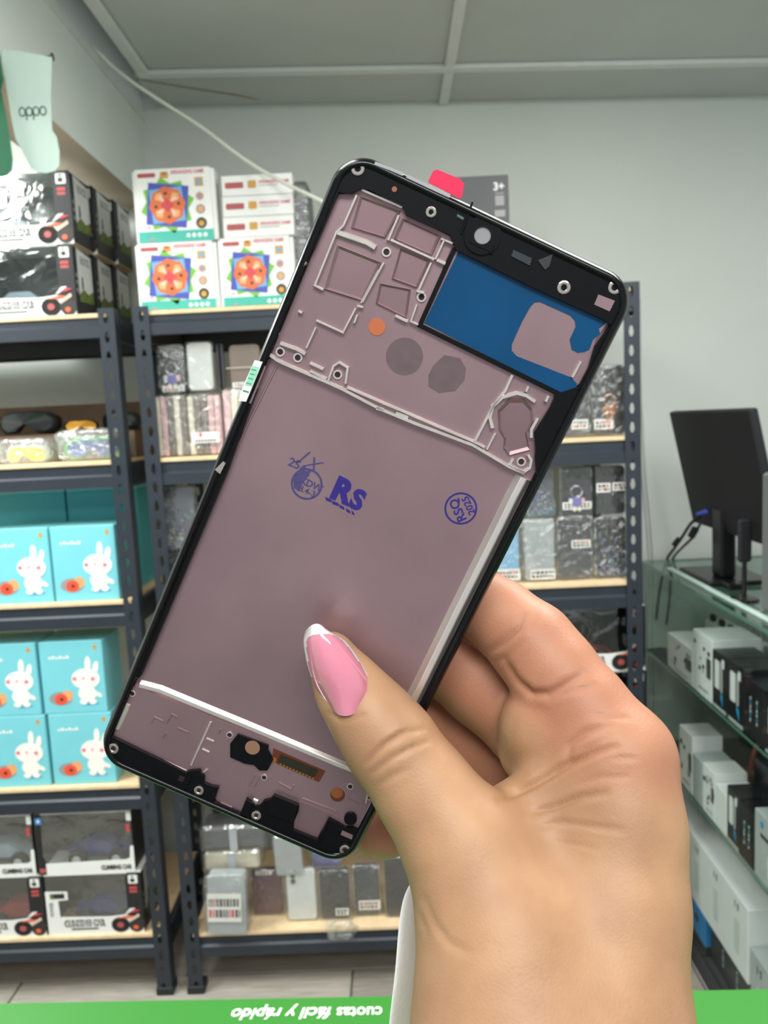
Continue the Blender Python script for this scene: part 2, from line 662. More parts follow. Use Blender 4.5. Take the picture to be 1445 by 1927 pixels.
m_white = mat('carton_white', (236, 237, 234), 0.5, var=0.02)
m_blackc = mat('carton_black', (30, 31, 34), 0.45, var=0.1)
m_teal = mat('print_teal_band', (72, 178, 160), 0.5)
m_green = mat('print_leaf_green', (118, 184, 66), 0.5)
m_indigo = mat('print_indigo', (74, 84, 172), 0.5)
m_sky = mat('print_sky_blue', (112, 172, 218), 0.5)
m_orange = mat('print_orange', (216, 110, 62), 0.5)
m_peach = mat('print_peach', (234, 168, 112), 0.5)
m_pink = mat('print_soft_pink', (232, 196, 178), 0.5)
m_red = mat('print_red', (206, 72, 78), 0.5)
m_rose = mat('print_rose_lettering', (208, 96, 120), 0.5)
m_brick = mat('print_brick_red', (176, 84, 82), 0.5)
m_gold = mat('print_gold', (206, 156, 70), 0.5)
m_greyp = mat('print_grey', (150, 150, 152), 0.5)
m_dkp = mat('print_dark', (48, 44, 42), 0.5)
m_lav = mat('print_lavender', (150, 140, 190), 0.5)

# ---------- arranging game boxes -------------------------------------------------
def star(cx, cy, ro, ri, n, a0):
    out = []
    for i in range(2 * n):
        r = ro if i % 2 == 0 else ri
        t = a0 + math.pi * i / n
        out.append((cx + r * math.cos(t), cy + r * math.sin(t)))
    return out


def game_box(label, loc, w=0.178, h=0.172, d=0.05, rz=0.0, group=None):
    t = thing('game_box', label, 'box', loc, rz, group)
    MB().bbox(-w / 2, w / 2, 0, d, 0, h, m_white, 0.0012).build('carton', t)
    MB().bbox(-w / 2 - 0.006, -w / 2, 0.003, d - 0.002, 0.002, h - 0.004, m_white, 0.001).build('side_flap', t)
    MB().bbox(w / 2, w / 2 + 0.009, 0.004, d - 0.002, 0.002, h - 0.003, m_white, 0.001).build('side_flap', t)
    y = -0.0003
    bd = MB()
    bd.flat(rect(-w / 2, w / 2, 0.0005, 0.026), y, m_teal)
    for k in range(4):
        bd.flat(ell(w * 0.16 + k * 0.0135, 0.0135, 0.0048, n=12), y * 2, m_white)
    bd.flat([(-w * .39, 0.004), (-w * .27, 0.004), (-w * .33, 0.013)], y * 2, m_greyp)
    bd.build('bottom_band', t)
    a = MB()
    cx, cz, s = -w * 0.09, h * 0.50, w * 0.36
    a.flat(star(cx, cz, s * 1.02, s * 0.78, 8, 0.2), y, m_green)
    def sq(r, a0): return [(cx + r * math.cos(a0 + i * math.pi / 2), cz + r * math.sin(a0 + i * math.pi / 2)) for i in range(4)]
    a.flat(sq(s * 1.05, 0.66), y * 2, m_indigo)
    a.flat(sq(s * 0.86, 0.86), y * 3, m_sky)
    a.flat(star(cx, cz, s * .68, s * .62, 8, 0.1), y * 4, m_orange)
    for i in range(4):
        t0 = math.pi / 4 + i * math.pi / 2
        a.flat([(cx + s * .14 * math.cos(t0), cz + s * .14 * math.sin(t0)), (cx + s * .50 * math.cos(t0 - .35), cz + s * .50 * math.sin(t0 - .35)),
                (cx + s * .58 * math.cos(t0), cz + s * .58 * math.sin(t0)), (cx + s * .50 * math.cos(t0 + .35), cz + s * .50 * math.sin(t0 + .35))], y * 5, m_peach)
        a.flat([(cx + s * .14 * math.cos(t0), cz + s * .14 * math.sin(t0)), (cx + s * .45 * math.cos(t0 - .33), cz + s * .45 * math.sin(t0 - .33)),
                (cx + s * .42 * math.cos(t0 + .1), cz + s * .42 * math.sin(t0 + .1))], y * 5.5, m_pink)
        t1 = i * math.pi / 2 + .1
        a.flat(ell(cx + s * .42 * math.cos(t1), cz + s * .42 * math.sin(t1), s * .06, n=8), y * 5.5, m_dkp)
    a.flat(sq(s * .26, 0.05), y * 6, m_red)
    a.build('puzzle_picture', t)
    ic = MB()
    xi = w * 0.345
    ic.flat(rect(xi - .010, xi + .010, h * .74, h * .86), y, m_gold)
    ic.flat(ell(xi, h * .80, .006, n=12), y * 2, m_sky)
    ic.flat(star(xi, h * .605, .0115, .008, 8, 0), y, m_gold)
    ic.flat(ell(xi, h * .605, .006, n=12), y * 2, m_lav)
    ic.flat(ell(xi, h * .43, .011, n=16), y, m_greyp)
    ic.flat(ell(xi, h * .43, .007, n=12), y * 2, m_peach)
    ic.flat(ell(xi, h * .24, .013, n=16), y, m_dkp)
    ic.flat(ell(xi, h * .235, .007, n=12), y * 2, m_gold)
    ic.build('side_icons', t)
    hd = MB()
    hd.flat(rrect(-w * .46, -w * .22, h * .885, h * .945, .004, 3), y, m_brick)
    hd.flat(rrect(-w * .16, -w * .05, h * .865, h * .955, .003, 2), y, m_gold)
    hd.flat(ell(-w * .105, h * .93, .005, .003, 8), y * 2, m_brick)
    hd.build('header_logo', t)
    text('ARRANGING GAME', 0.0125, m_rose, t, (w * .20, y, h * .94), FRONT, width=w * .44, fat=0.03, depth=0.0001)
    text('48', 0.010, m_rose, t, (-w * .36, y, h * .205), FRONT, depth=0.0001)
    return t


Yg = 1.885
zt = RL[0] + TOP
x0, x1 = span(266, 408, 575, Yg)
gw = x1 - x0 - 0.002
ga = game_box('white arranging game box under the other upright one on the rack top', ((x0 + x1) / 2, Yg, zt), gw, 0.160, group='upright game boxes')
x0, x1 = span(262, 403, 452, Yg)
game_box('white arranging game box standing on top of another upright game box', ((x0 + x1) / 2, Yg + .002, zt + 0.1615), gw, 0.168, rz=0.0, group='upright game boxes')
x0, x1 = span(419, 552, 570, Yg)
game_box('white arranging game box under the three flat game boxes', ((x0 + x1) / 2 + .001, Yg, zt), x1 - x0 - 0.004, 0.163, group='upright game boxes')

def flat_game_box(label, loc, w=0.172, h=0.0465, d=0.17):
    t = thing('flat_game_box', label, 'box', loc, 0, 'flat stacked game boxes')
    MB().bbox(-w / 2, w / 2, 0, d, 0, h, m_white, 0.0015).build('carton', t)
    y = -0.0003
    hd = MB()
    hd.flat(rrect(-w * .45, -w * .19, h * .36, h * .66, .003, 3), y, m_brick)
    hd.flat(rrect(-w * .13, -w * .01, h * .34, h * .72, .003, 2), y, m_gold)
    hd.flat(rect(w * .02, w * .30, h * .43, h * .47), y, m_greyp)
    hd.build('header_logo', t)
    text('ARRANGING GAME', 0.010, m_rose, t, (w * .24, y, h * .62), FRONT, width=w * .44, fat=0.03, depth=0.0001)
    return t


x0, x1 = span(421, 554, 448, Yg)
zz = zt + 0.1645
for i, nm in enumerate(('lowest', 'middle', 'topmost')):
    flat_game_box('flat white game box, %s of the three stacked on the upright box' % nm, ((x0 + x1) / 2 + 0.001 * i, Yg + 0.004, zz), x1 - x0)
    zz += 0.0475
# grey bagged thing beside the flat boxes
m_bag = clear('bag_clear', (250, 251, 251), 0.13, 0.14, bump=1.0, bscale=45, milky=0.035)
m_bagb = clear('bag_crinkled_bright', (252, 253, 253), 0.26, 0.22, bump=1.0, bscale=38, milky=0.10)
m_baggrey = clear('bag_grey', (200, 205, 205), 0.22, 0.2, bump=0.9, bscale=50, milky=0.30, milk=(120, 122, 120))


def blob(w, h, d, m, seed=0, amp=0.06, nu=20, nv=14, e=0.35, name='bag', parent=None, loc=(0, 0, 0), rot=None):
    """crinkled superellipsoid, base at z=0, centre in x and y"""
    rr = random.Random(seed)
    ph = [(rr.uniform(2, 9), rr.uniform(2, 9), rr.uniform(0, 6)) for _ in range(6)]
    f = lambda c: math.copysign(abs(c) ** e, c)
    rows = []
    for a in range(nv + 1):
        t = -math.pi / 2 + math.pi * a / nv
        row = []
        for b in range(nu):
            p = 2 * math.pi * b / nu
            k = 1 + amp * sum(math.sin(u * t * 1.3 + v * p + q) for u, v, q in ph) / 3 * (0.25 + abs(math.cos(t)))
            x, y, z = f(math.cos(t)) * f(math.cos(p)) * k, f(math.cos(t)) * f(math.sin(p)) * k, f(math.sin(t))
            row.append((x * w / 2, y * d / 2, h / 2 + z * h / 2))
        rows.append(row)
    return MB().grid(rows, m, wrap=True).build(name, parent, loc, rot, smooth=True)


t = thing('bagged_parcel', 'grey plastic-bagged parcel beside the flat game boxes', 'bag', ((atY(572, 480, 1.95)).x, 1.97, zt))
blob(0.05, 0.30, 0.12, m_baggrey, 3, name='bag', parent=t)
MB().bbox(-.016, .016, -.04, .04, 0.004, 0.26, m_greyp, .004).build('carton', t)

# dark box with 3+ behind the phone
x0, x1 = span(846, 958, 400, 2.0)
m_slate = mat('carton_slate', (74, 76, 80), 0.5, var=0.05)
za = atY(905, 331, 2.0).z
hd_ = za - zt
t = thing('board_game_box', 'dark slate box printed 3+ on top of the rack', 'box', ((x0 + x1) / 2, 2.0, zt))
wd = x1 - x0
MB().bbox(-wd / 2, wd / 2, 0, 0.07, 0, hd_, m_slate, 0.0015).build('carton', t)
text('3+', 0.026, m_white, t, (wd / 2 - 0.024, -0.0006, hd_ - 0.028), FRONT, fat=0.03)
pr = MB().flat(rect(wd / 2 - .034, wd / 2 - .012, hd_ - .073, hd_ - .049), -0.0004, m_greyp)
pr.flat(rect(wd / 2 - .034, wd / 2 - .012, hd_ - .045, hd_ - .042), -0.0004, m_greyp)
pr.flat(rect(wd / 2 - .036, wd / 2 - .010, hd_ - .100, hd_ - .084), -0.0004, m_greyp)
pr.build('printed_icons', t)

# ---------- climbing car boxes ----------------------------------------------------
m_pane = clear('window_film', (248, 250, 250), 0.13, 0.10, bump=0.35, bscale=14)
m_tan = mat('carton_inside_tan', (190, 158, 108), 0.7, var=0.1)
m_tyre = mat('tyre_rubber', (28, 27, 27), 0.8)
m_orange2 = mat('print_vivid_orange', (228, 104, 58), 0.45)
m_badge = mat('print_badge_blue', (58, 140, 206), 0.45)
m_grass = mat('print_moss', (92, 110, 50), 0.6, var=0.3, scale=90)
m_silver = mat('print_silver', (205, 208, 208), 0.5)
m_carb = mat('toy_body_blue', (52, 58, 120), 0.35, coat=0.5)
m_carr = mat('toy_body_red', (170, 66, 62), 0.35, coat=0.5)
m_carg = mat('toy_body_pale', (160, 176, 190), 0.35, coat=0.5)


def toy_car(label, body, loc, scale=1.0):
    t = thing('toy_car', label, 'toy car', loc, 0, 'boxed toy cars')
    t.scale = (scale,) * 3
    b = MB()
    b.prism([(-.075, .030), (.075, .028), (.08, .038), (.045, .046), (.02, .066), (-.03, .066), (-.055, .048), (-.08, .044)], -.024, .024, body, ax='y')
    b.build('body', t)
    MB().tube([(-.03, 0, .066), (-.045, 0, .082), (-.07, 0, .084)], .003, m_dkp, 6).build('spoiler', t)
    MB().bbox(-.065, .065, -.014, .014, .020, .032, m_dkp, .003).build('chassis', t)
    for x in (-.052, .052):
        for y in (-.034, .034):
            w_ = MB().lathe([(.012, -.009), (.021, -.010), (.024, -.004), (.024, .004), (.021, .010), (.012, .009)], m_tyre, 16, ax='y').build('wheel', t, (x, y, .024), smooth=False)
            MB().lathe([(.010, -.0112), (.011, -.0105), (.011, -.009)], m_silver, 12, ax='y').build('hub', w_)
    return t


CW, CH_, CD = 0.252, 0.166, 0.115


def buggy_print(b, ox, oz, s, y):
    b.flat(ell(ox - .012 * s, oz + .018 * s, .024 * s, .021 * s, 18), y, m_tyre)
    b.flat(ell(ox + .030 * s, oz + .016 * s, .020 * s, .020 * s, 18), y, m_dkp)
    b.flat([(ox - .022 * s, oz + .036 * s), (ox + .012 * s, oz + .044 * s), (ox + .030 * s, oz + .040 * s), (ox + .010 * s, oz + .036 * s)], y * 2, m_orange2)
    b.flat([(ox + .012 * s, oz + .024 * s), (ox + .040 * s, oz + .040 * s), (ox + .038 * s, oz + .048 * s), (ox + .014 * s, oz + .034 * s)], y * 2, m_pink)
    b.flat([(ox + .000 * s, oz + .045 * s), (ox + .016 * s, oz + .063 * s), (ox + .030 * s, oz + .064 * s), (ox + .024 * s, oz + .056 * s)], y * 2, m_white)
    b.flat([(ox + .014 * s, oz + .052 * s), (ox + .026 * s, oz + .060 * s), (ox + .044 * s, oz + .058 * s), (ox + .026 * s, oz + .052 * s)], y * 3, m_red)
    b.flat(ell(ox + .028 * s, oz + .010 * s, .007 * s, .006 * s, 10), y * 2, m_orange2)
    b.flat(ell(ox - .012 * s, oz + .018 * s, .009 * s, .008 * s, 10), y * 2, m_brick)


def car_box_tree(name='toy_car_box'):
    t = thing(name, 'x', 'box', (0, 0, 0), 0, 'boxed climbing cars')
    w, h, d = CW, CH_, CD
    c = MB()
    c.box(-w / 2, w / 2, d - .002, d, 0, h, m_blackc)
    c.box(-w / 2, w / 2, 0.001, d, 0, .002, m_tan)
    c.box(-w / 2, w / 2, 0.001, d, h - .002, h, m_white)
    c.box(-w / 2, -w / 2 + .002, 0.001, d, 0.002, h - .002, m_blackc)
    c.box(w / 2 - .002, w / 2, 0.001, d, 0.002, h - .002, m_blackc)
    c.build('carton', t)
    MB().box(-w / 2 + .002, w / 2 - .002, 0.0012, 0.0018, .002, h - .002, m_pane).build('window_pane', t)
    f = MB()
    f.prism([(-w / 2, 0), (w / 2 - .002, 0), (w / 2 - .002, .046), (w / 2 - .05, .050), (w / 2 - .09, .046), (-w / 2 + .034, .049), (-w / 2 + .032, .095), (-w / 2 + .058, .097),
             (-w / 2 + .058, .119), (-w / 2, .121)], 0.0, 0.001, m_white, ax='y')
    f.build('front_panel', t)
    k = MB()
    k.prism([(w / 2 - .040, .045), (w / 2, .030), (w / 2, h), (w / 2 - .034, h), (w / 2 - .040, h - .012)], -0.0006, 0.001, m_blackc, ax='y')
    k.flat(rrect(w / 2 - .032, w / 2 - .008, h - .030, h - .006, .003, 3), -.0012, m_white)
    k.flat(ell(w / 2 - .021, h - .021, .0065, .0055, 12), -.0014, m_dkp)
    k.flat(ell(w / 2 - .021, h - .011, .003, .003, 8), -.0014, m_dkp)
    k.flat(rect(w / 2 - .031, w / 2 - .011, h - .045, h - .038), -.0012, m_red)
    k.flat(rect(w / 2 - .031, w / 2 - .011, h - .055, h - .048), -.0012, m_brick)
    k.build('corner_panel', t)
    b = MB()
    buggy_print(b, w / 2 - .050, 0.0052, 1.0, -.0008)
    b.build('buggy_picture', t)
    b = MB().flat(rect(-w / 2 + .012, -w / 2 + .050, .101, .115), -.0004, m_dkp)
    b.flat(rect(-w / 2 + .012, -w / 2 + .022, .101, .115), -.0006, m_grass)
    b.build('printed_tag', t)
    text('CLIMBING CAR', .022, m_dkp, t, (-.030, -.0004, .030), FRONT, width=.108, fat=0.09, depth=.0002)
    text('CLIMBING CAR', .019, m_white, t, (-.030, -.0010, .030), FRONT, width=.098, fat=0.0, depth=.0002)
    MB().box(-.065, .005, -.0006, .0, .013, .017, m_dkp).build('printed_rule', t)
    text('POWER', .013, m_greyp, t, (-w / 2 + .014, -.0004, .072), (math.pi / 2, -math.pi / 2, 0), width=.040, fat=0.04, depth=.0002)
    s = MB()
    s.flat([(0.022, .052), (d - .004, .052), (d - .004, h - .012), (.022, h - .004)], w / 2 + .0003, m_silver, ax='x')
    s.flat([(0.022, .052), (.05, .070), (.08, .060), (d - .004, .072), (d - .004, .040), (.022, .036)], w / 2 + .0005, m_grass, ax='x')
    s.flat([(0.040, .066), (.052, .074), (.050, .098), (.042, .096)], w / 2 + .0007, m_dkp, ax='x')
    for zz_ in (.062, .080, .098):
        s.flat(ell(.012, zz_, .005, .006, 8), w / 2 + .0005, m_greyp, ax='x')
    s.build('side_print', t)
    text('ROCK', .024, m_greyp, t, (w / 2 + .0006, .070, h - .030), RIGHT, width=.060, fat=0.06, depth=.0002)
    return t


cb = car_box_tree()
_first = [True]


def place_car_box(loc, label, car=None, rz=0.0):
    if _first[0]:
        o = cb
        o.location = loc
        o['label'] = label
        o.rotation_euler = (0, 0, rz)
        _first[0] = False
    else:
        o = clone(cb, loc, label, rz)
    if car:
        toy_car(car[0], car[1], (loc[0] + car[2], loc[1] + 0.06, loc[2] + 0.0025))
    return o


zt = LL[0] + TOP
Yc = 1.875
xr = atY(146, 585, Yc).x
place_car_box((xr - CW / 2, Yc, zt), 'climbing car box in the front row on the rack top, under another', ('pale toy car inside the lower front car box on the rack top', m_carg, -0.02))
xr2 = atY(140, 448, Yc).x
place_car_box((xr2 - CW / 2, Yc, zt + CH_ + .001), 'climbing car box in the front row on the rack top, upper of the stack', ('pale blue toy car inside the upper front car box on the rack top', m_carg, -0.03))
for k, nm in ((1, 'second'), (2, 'rearmost')):
    place_car_box((xr - CW / 2 + .006 * k, Yc + (CD + .006) * k, zt), 'climbing car box in the %s row on the rack top, lower layer' % nm)
    place_car_box((xr2 - CW / 2 + .010 * k, Yc + (CD + .006) * k, zt + CH_ + .001), 'climbing car box in the %s row on the rack top, upper layer' % nm)
zb = LL[4] + TOP
Yb = 1.862
xl = atY(92, 1752, Yb).x
place_car_box((xl + CW / 2, Yb, zb), 'climbing car box on the lowest shelf with its whole POWER column showing', ('dark blue toy car inside the right-hand box on the lowest shelf', m_carb, 0.01))
place_car_box((xl - CW / 2 - .004, Yb, zb), 'climbing car box on the lowest shelf beside the one showing its POWER column', ('red toy car inside the cut-off car box on the lowest shelf', m_carr, 0.04))
z4 = RL[3] + TOP
place_car_box((0.492, 1.892, z4), 'climbing car box under another behind the holding hand')
place_car_box((0.490, 1.892, z4 + CH_ + .001), 'climbing car box on top of another, beside the glass counter', ('red toy car inside the box beside the glass counter', m_carr, -0.03))


def dark_car_box(label, loc, car):
    """upper boxes of the lowest shelf: black column with blue badge, white strip below"""
    t = thing('toy_car_box', label, 'box', loc, 0, 'black-sided toy car boxes')
    w, h, d = CW, CH_, CD
    c = MB()
    c.box(-w / 2, w / 2, d - .002, d, 0, h, m_blackc)
    c.box(-w / 2, w / 2, 0.001, d, 0, .002, m_white)
    c.box(-w / 2, w / 2, 0.001, d, h - .002, h, m_white)
    c.box(-w / 2, -w / 2 + .002, 0.001, d, .002, h - .002, m_blackc)
    c.box(w / 2 - .002, w / 2, 0.001, d, .002, h - .002, m_blackc)
    c.build('carton', t)
    MB().box(-w / 2 + .002, w / 2 - .002, .0012, .0018, .002, h - .002, m_pane).build('window_pane', t)
    MB().prism([(-w / 2 + .022, 0), (w / 2, 0), (w / 2, .070), (w / 2 - .008, .070), (w / 2 - .011, .038), (w / 2 - .02, .034), (-w / 2 + .022, .030)], 0, .001, m_white, ax='y').build('front_panel', t)
    MB().prism([(w / 2 - .012, h - .026), (w / 2, h - .026), (w / 2, h - .004), (w / 2 - .012, h - .004)], 0, .001, m_white, ax='y').build('corner_tab', t)
    MB().prism([(w / 2 - .014, h - .056), (w / 2 - .006, h - .056), (w / 2 - .006, h - .036), (w / 2 - .014, h - .036)], 0, .001, m_red, ax='y').build('corner_tab', t)
    k = MB()
    k.prism([(-w / 2, 0), (-w / 2 + .022, 0), (-w / 2 + .022, .034), (-w / 2 + .014, .05), (-w / 2 + .018, h), (-w / 2, h)], 0, .0012, m_blackc, ax='y')
    k.flat(rrect(-w / 2 + .004, -w / 2 + .021, h - .028, h - .010, .002, 2), -.0004, m_badge)
    k.flat(star(-w / 2 + .0125, h - .019, .006, .003, 5, .3), -.0006, m_white)
    k.flat(rect(-w / 2 + .004, -w / 2 + .020, .006, .018), -.0004, m_brick)
    k.build('side_column', t)
    text('CLIMBING CAR', .016, m_dkp, t, (w / 2 - .048, -.0005, .014), FRONT, width=.080, fat=0.05, depth=.0002)
    toy_car(car[0], car[1], (loc[0] + .02, loc[1] + .06, loc[2] + .0025))
    return t


xl2 = atY(70, 1640, Yb).x
dark_car_box('black-columned toy car box resting on the box with the POWER column', (xl2 + CW / 2 + .002, Yb + .002, zb + CH_ + .001), ('blue toy car inside the black-columned box with the full blue badge', m_carb))
dark_car_box('black-columned toy car box at the upper row, cut off by the rack end', (xl2 - CW / 2 - .004, Yb + .002, zb + CH_ + .001), ('pale toy car inside the cut-off black-columned box', m_carg))

# ---------- turquoise kids' camera boxes --------------------------------------------
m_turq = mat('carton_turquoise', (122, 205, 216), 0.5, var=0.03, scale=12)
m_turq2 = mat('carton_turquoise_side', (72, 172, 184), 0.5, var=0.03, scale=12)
m_rab = mat('print_rabbit_white', (246, 242, 234), 0.6, var=0.02)
m_blush = mat('print_blush_pink', (232, 112, 138), 0.6)
m_bshadow = mat('print_shade_blue', (74, 150, 200), 0.6)
m_lens = mat('print_lens_red', (232, 84, 56), 0.5)
TW, TH, TD = 0.160, 0.187, 0.12


def camera_box_tree():
    t = thing('kids_camera_box', 'x', 'box', (0, 0, 0), 0, 'turquoise rabbit boxes')
    w, h, d = TW, TH, TD
    c = MB().bbox(-w / 2, w / 2, 0, d, 0, h, m_turq, .0015)
    c.build('carton', t)
    y = -.0003
    r = MB()
    cx, s = w * .20, w / .16
    r.flat(ell(cx + .004, .024, .024 * s, .004 * s, 16), y, m_bshadow)
    r.flat(ell(cx + .008, .127, .0075, .020, 16, -.05), y * 2, m_rab)
    r.flat(ell(cx + .027, .117, .0072, .017, 16, -.25), y * 2, m_rab)
    r.flat(ell(cx, .089, .036, .027, 24), y * 3, m_rab)
    r.flat(ell(cx + .001, .051, .023, .020, 20), y * 2.5, m_rab)
    r.flat(ell(cx - .010, .029, .010, .007, 12), y * 2.6, m_rab)
    r.flat(ell(cx + .013, .029, .010, .007, 12), y * 2.7, m_rab)
    r.flat(ell(cx + .029, .047, .010, .0055, 12, -.6), y * 2.8, m_rab)
    r.build('rabbit_picture', t)
    ck = MB()
    ck.flat(ell(cx - .028, .090, .0055, .005, 12), y * 4, m_blush)
    ck.flat(ell(cx + .018, .088, .0055, .005, 12), y * 4, m_blush)
    ck.flat([(cx - .010, .093), (cx - .002, .093), (cx - .006, .085)], y * 4, m_blush)
    for q in (-.018, .006):
        ck.flat([(cx + q - .005, .098), (cx + q, .101), (cx + q + .005, .098), (cx + q, .0995)], y * 4, m_greyp)
    ck.build('rabbit_cheeks', t)
    k = MB()
    k.flat(ell(-w * .22, .040, .030, .018, 18), y, m_greyp)
    k.flat(ell(-w * .11, .047, .014, .014, 14), y * 1.5, m_peach)
    k.flat(ell(-w * .22, .038, .0165, .015, 18), y * 2, m_lens)
    k.flat(ell(-w * .21, .038, .0045, .0045, 10), y * 3, m_dkp)
    k.build('camera_picture', t)
    n = MB()
    for i in range(6):
        n.flat(rrect(-w * .36 + i * .009, -w * .36 + i * .009 + .0065, h * .765, h * .79 + .003 * (i % 2), .001, 2), y, m_rab)
    n.flat(ell(w * .385, h * .905, .005, .007, 10), y, m_gold)
    n.build('printed_marks', t)
    return t


tb = camera_box_tree()
_ft = [True]


def place_tb(loc, label, rz=0.0):
    if _ft[0]:
        _ft[0] = False
        tb.location = loc
        tb['label'] = label
        tb.rotation_euler = (0, 0, rz)
        return tb
    return clone(tb, loc, label, rz)


# shelf three: low front row, stacked pair behind
z = LL[2] + TOP
Yt = 1.868
x0, x1 = span(103, 227, 1138, Yt)
place_tb((x1 - TW / 2, Yt, z), 'turquoise rabbit box in the front row under the goggles, beside the rack post')
place_tb((x1 - TW * 1.5 - .005, Yt, z), 'turquoise rabbit box in the front row under the goggles, away from the post')


def plain_tb(loc, label):
    t = thing('turquoise_box', label, 'box', loc, 0, 'plain turquoise boxes')
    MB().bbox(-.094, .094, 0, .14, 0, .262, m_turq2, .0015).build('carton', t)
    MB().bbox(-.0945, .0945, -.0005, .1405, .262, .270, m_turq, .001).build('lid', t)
    return t


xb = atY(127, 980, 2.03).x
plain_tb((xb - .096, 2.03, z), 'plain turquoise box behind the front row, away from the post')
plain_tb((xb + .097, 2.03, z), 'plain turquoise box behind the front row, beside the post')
# shelf four: two by two
z = LL[3] + TOP
x0, x1 = span(80, 220, 1480, Yt)
for lev, (nm, dx) in enumerate((('lower', 0.0), ('upper', -0.006))):
    zz = z + lev * (TH + .0008)
    place_tb((x1 - TW / 2 + dx, Yt + .001, zz), 'turquoise rabbit box in the %s row of the stack of four, beside the rack post' % nm)
    place_tb((x1 - TW * 1.5 - .008 + dx, Yt, zz), 'turquoise rabbit box in the %s row of the stack of four, away from the post' % nm)

# ---------- goggles ------------------------------------------------------------------
m_gog_lens_d = mat('goggle_lens_dark', (26, 30, 34), 0.12, coat=0.6)
m_gog_blk = mat('goggle_frame_black', (30, 32, 34), 0.4)
m_gog_grn = mat('goggle_frame_green', (86, 196, 74), 0.35, coat=0.3)
m_gog_yel = mat('goggle_lens_yellow', (226, 214, 40), 0.2, coat=0.5)
m_gog_blu = mat('goggle_lens_blue', (120, 140, 200), 0.12, metal=0.4, coat=0.6)
m_gog_pale = mat('goggle_frame_pale', (220, 226, 210), 0.35)
m_strap = mat('goggle_strap', (52, 46, 46), 0.85)


def goggles(label, loc, frame, lens, rz=0.0, s=1.0, bag=None, tilt=0.0, group='goggles on the shelf'):
    t = thing('ski_goggles', label, 'goggles', loc, rz, group)
    t.scale = (s, s, s)
    half = [(0, .062), (.030, .064), (.062, .058), (.080, .040), (.078, .018), (.058, .004), (.030, .006), (.014, .022), (0, .030)]
    out = half + [(-x, z_) for x, z_ in half[-2:0:-1]]
    cy = lambda x: (x / .085) ** 2 * .03
    inn = [(x * .86, .034 + (z_ - .034) * .80) for x, z_ in out]
    f = MB()
    n = len(out)
    vs = [(x, cy(x), z_) for x, z_ in out] + [(x, cy(x) - .004, z_) for x, z_ in inn] + [(x * .98, cy(x) + .028, z_) for x, z_ in out]
    fs = []
    for a in range(n):
        b_ = (a + 1) % n
        fs += [(a, b_, n + b_, n + a), (a, 2 * n + a, 2 * n + b_, b_)]
    f.add(vs, fs, frame)
    f.build('frame', t, rot=(tilt, 0, 0), smooth=True)
    l = MB()
    l.add([(x, cy(x) - .002, z_) for x, z_ in inn], [(i, (i + 1) % n, n // 2) for i in range(n) if i != n // 2 and (i + 1) % n != n // 2], lens)
    l.v = [(x, y - .0015, z_) for x, y, z_ in l.v]
    l.build('lens', t, rot=(tilt, 0, 0))
    rows = []
    for i in range(17):
        a = math.pi * i / 16
        rows.append([(.080 * math.cos(a), .032 + .05 * math.sin(a), .026), (.080 * math.cos(a), .032 + .05 * math.sin(a), .05)])
    MB().grid(rows, m_strap).build('strap', t, rot=(tilt, 0, 0), smooth=True)
    if bag:
        blob(.180, .088, .11, m_bagb, bag, amp=.09, nu=26, nv=16, name='bag', parent=t, loc=(0, .035, 0))
    return t


z = LL[1] + TOP
Yq = 1.90
def gx(px, Y, py=850): return atY(px, py, Y).x
goggles('bright green goggles with blue lens in a clear bag', (gx(172, Yq), Yq, z), m_gog_grn, m_gog_blu, rz=0.1, bag=11, s=.90)
goggles('pale goggles with a yellow lens in a clear bag', (gx(44, Yq), Yq, z), m_gog_pale, m_gog_yel, rz=-0.1, bag=12, s=.72)
goggles('pale pinkish goggles in a bag cut off at the rack end', (gx(-62, Yq), Yq, z), m_gog_pale, m_gog_blu, rz=0.1, bag=13, s=.80)
# cardboard tray behind with dark goggles on it
m_card = mat('cardboard_brown', (112, 92, 76), 0.85, var=0.12, scale=20)
tr = thing('cardboard_tray', 'low brown cardboard tray behind the bagged goggles', 'box', (-1.0, 2.00, z))
MB().box(-.50, .335, 0, .20, 0, .070, m_card).build('carton', tr)
MB().bbox(-.50, .335, .17, .20, .070, .150, m_card, .002).build('back_flap', tr)
goggles('black goggles with a dark lens sitting on the cardboard tray', (gx(45, 2.03, 790), 2.03, z + .071), m_gog_blk, m_gog_lens_d, s=1.0)
goggles('dark goggles with an amber lens on the cardboard tray', (gx(150, 2.06, 780), 2.06, z + .071), m_gog_blk, mat('goggle_lens_amber', (230, 170, 50), .15, coat=.5), s=.55, rz=.3)
goggles('dark green goggles seen between the two racks on the tray', (-0.735, 2.05, z + .071), mat('goggle_frame_dark_green', (30, 44, 36), .4), m_gog_lens_d, s=.8, rz=-.5)

# ---------- phone cases -----------------------------------------------------------------
m_c_black = mat('case_black', (42, 42, 45), 0.4, var=0.1)
m_c_grey = mat('case_grey', (92, 94, 100), 0.4)
m_c_char = mat('case_charcoal', (66, 68, 72), 0.35)
m_c_white = mat('case_white', (216, 218, 216), 0.4)
m_c_silver = mat('case_silver', (168, 174, 176), 0.35)
m_c_wine = mat('case_wine', (92, 52, 62), 0.4)
m_c_blue = mat('case_light_blue', (130, 180, 214), 0.4)
m_c_lilac = mat('case_lilac', (120, 118, 168), 0.4)
m_c_pink = mat('case_clear_pink', (216, 176, 176), 0.35, var=0.12, scale=40)
m_c_cream = mat('case_clear_cream', (222, 214, 192), 0.35, var=0.1, scale=40)
m_c_brown = mat('case_taupe', (120, 108, 98), 0.4)
m_sticker = mat('sticker_white', (238, 238, 232), 0.55)
m_ink = mat('sticker_ink', (44, 44, 50), 0.6)
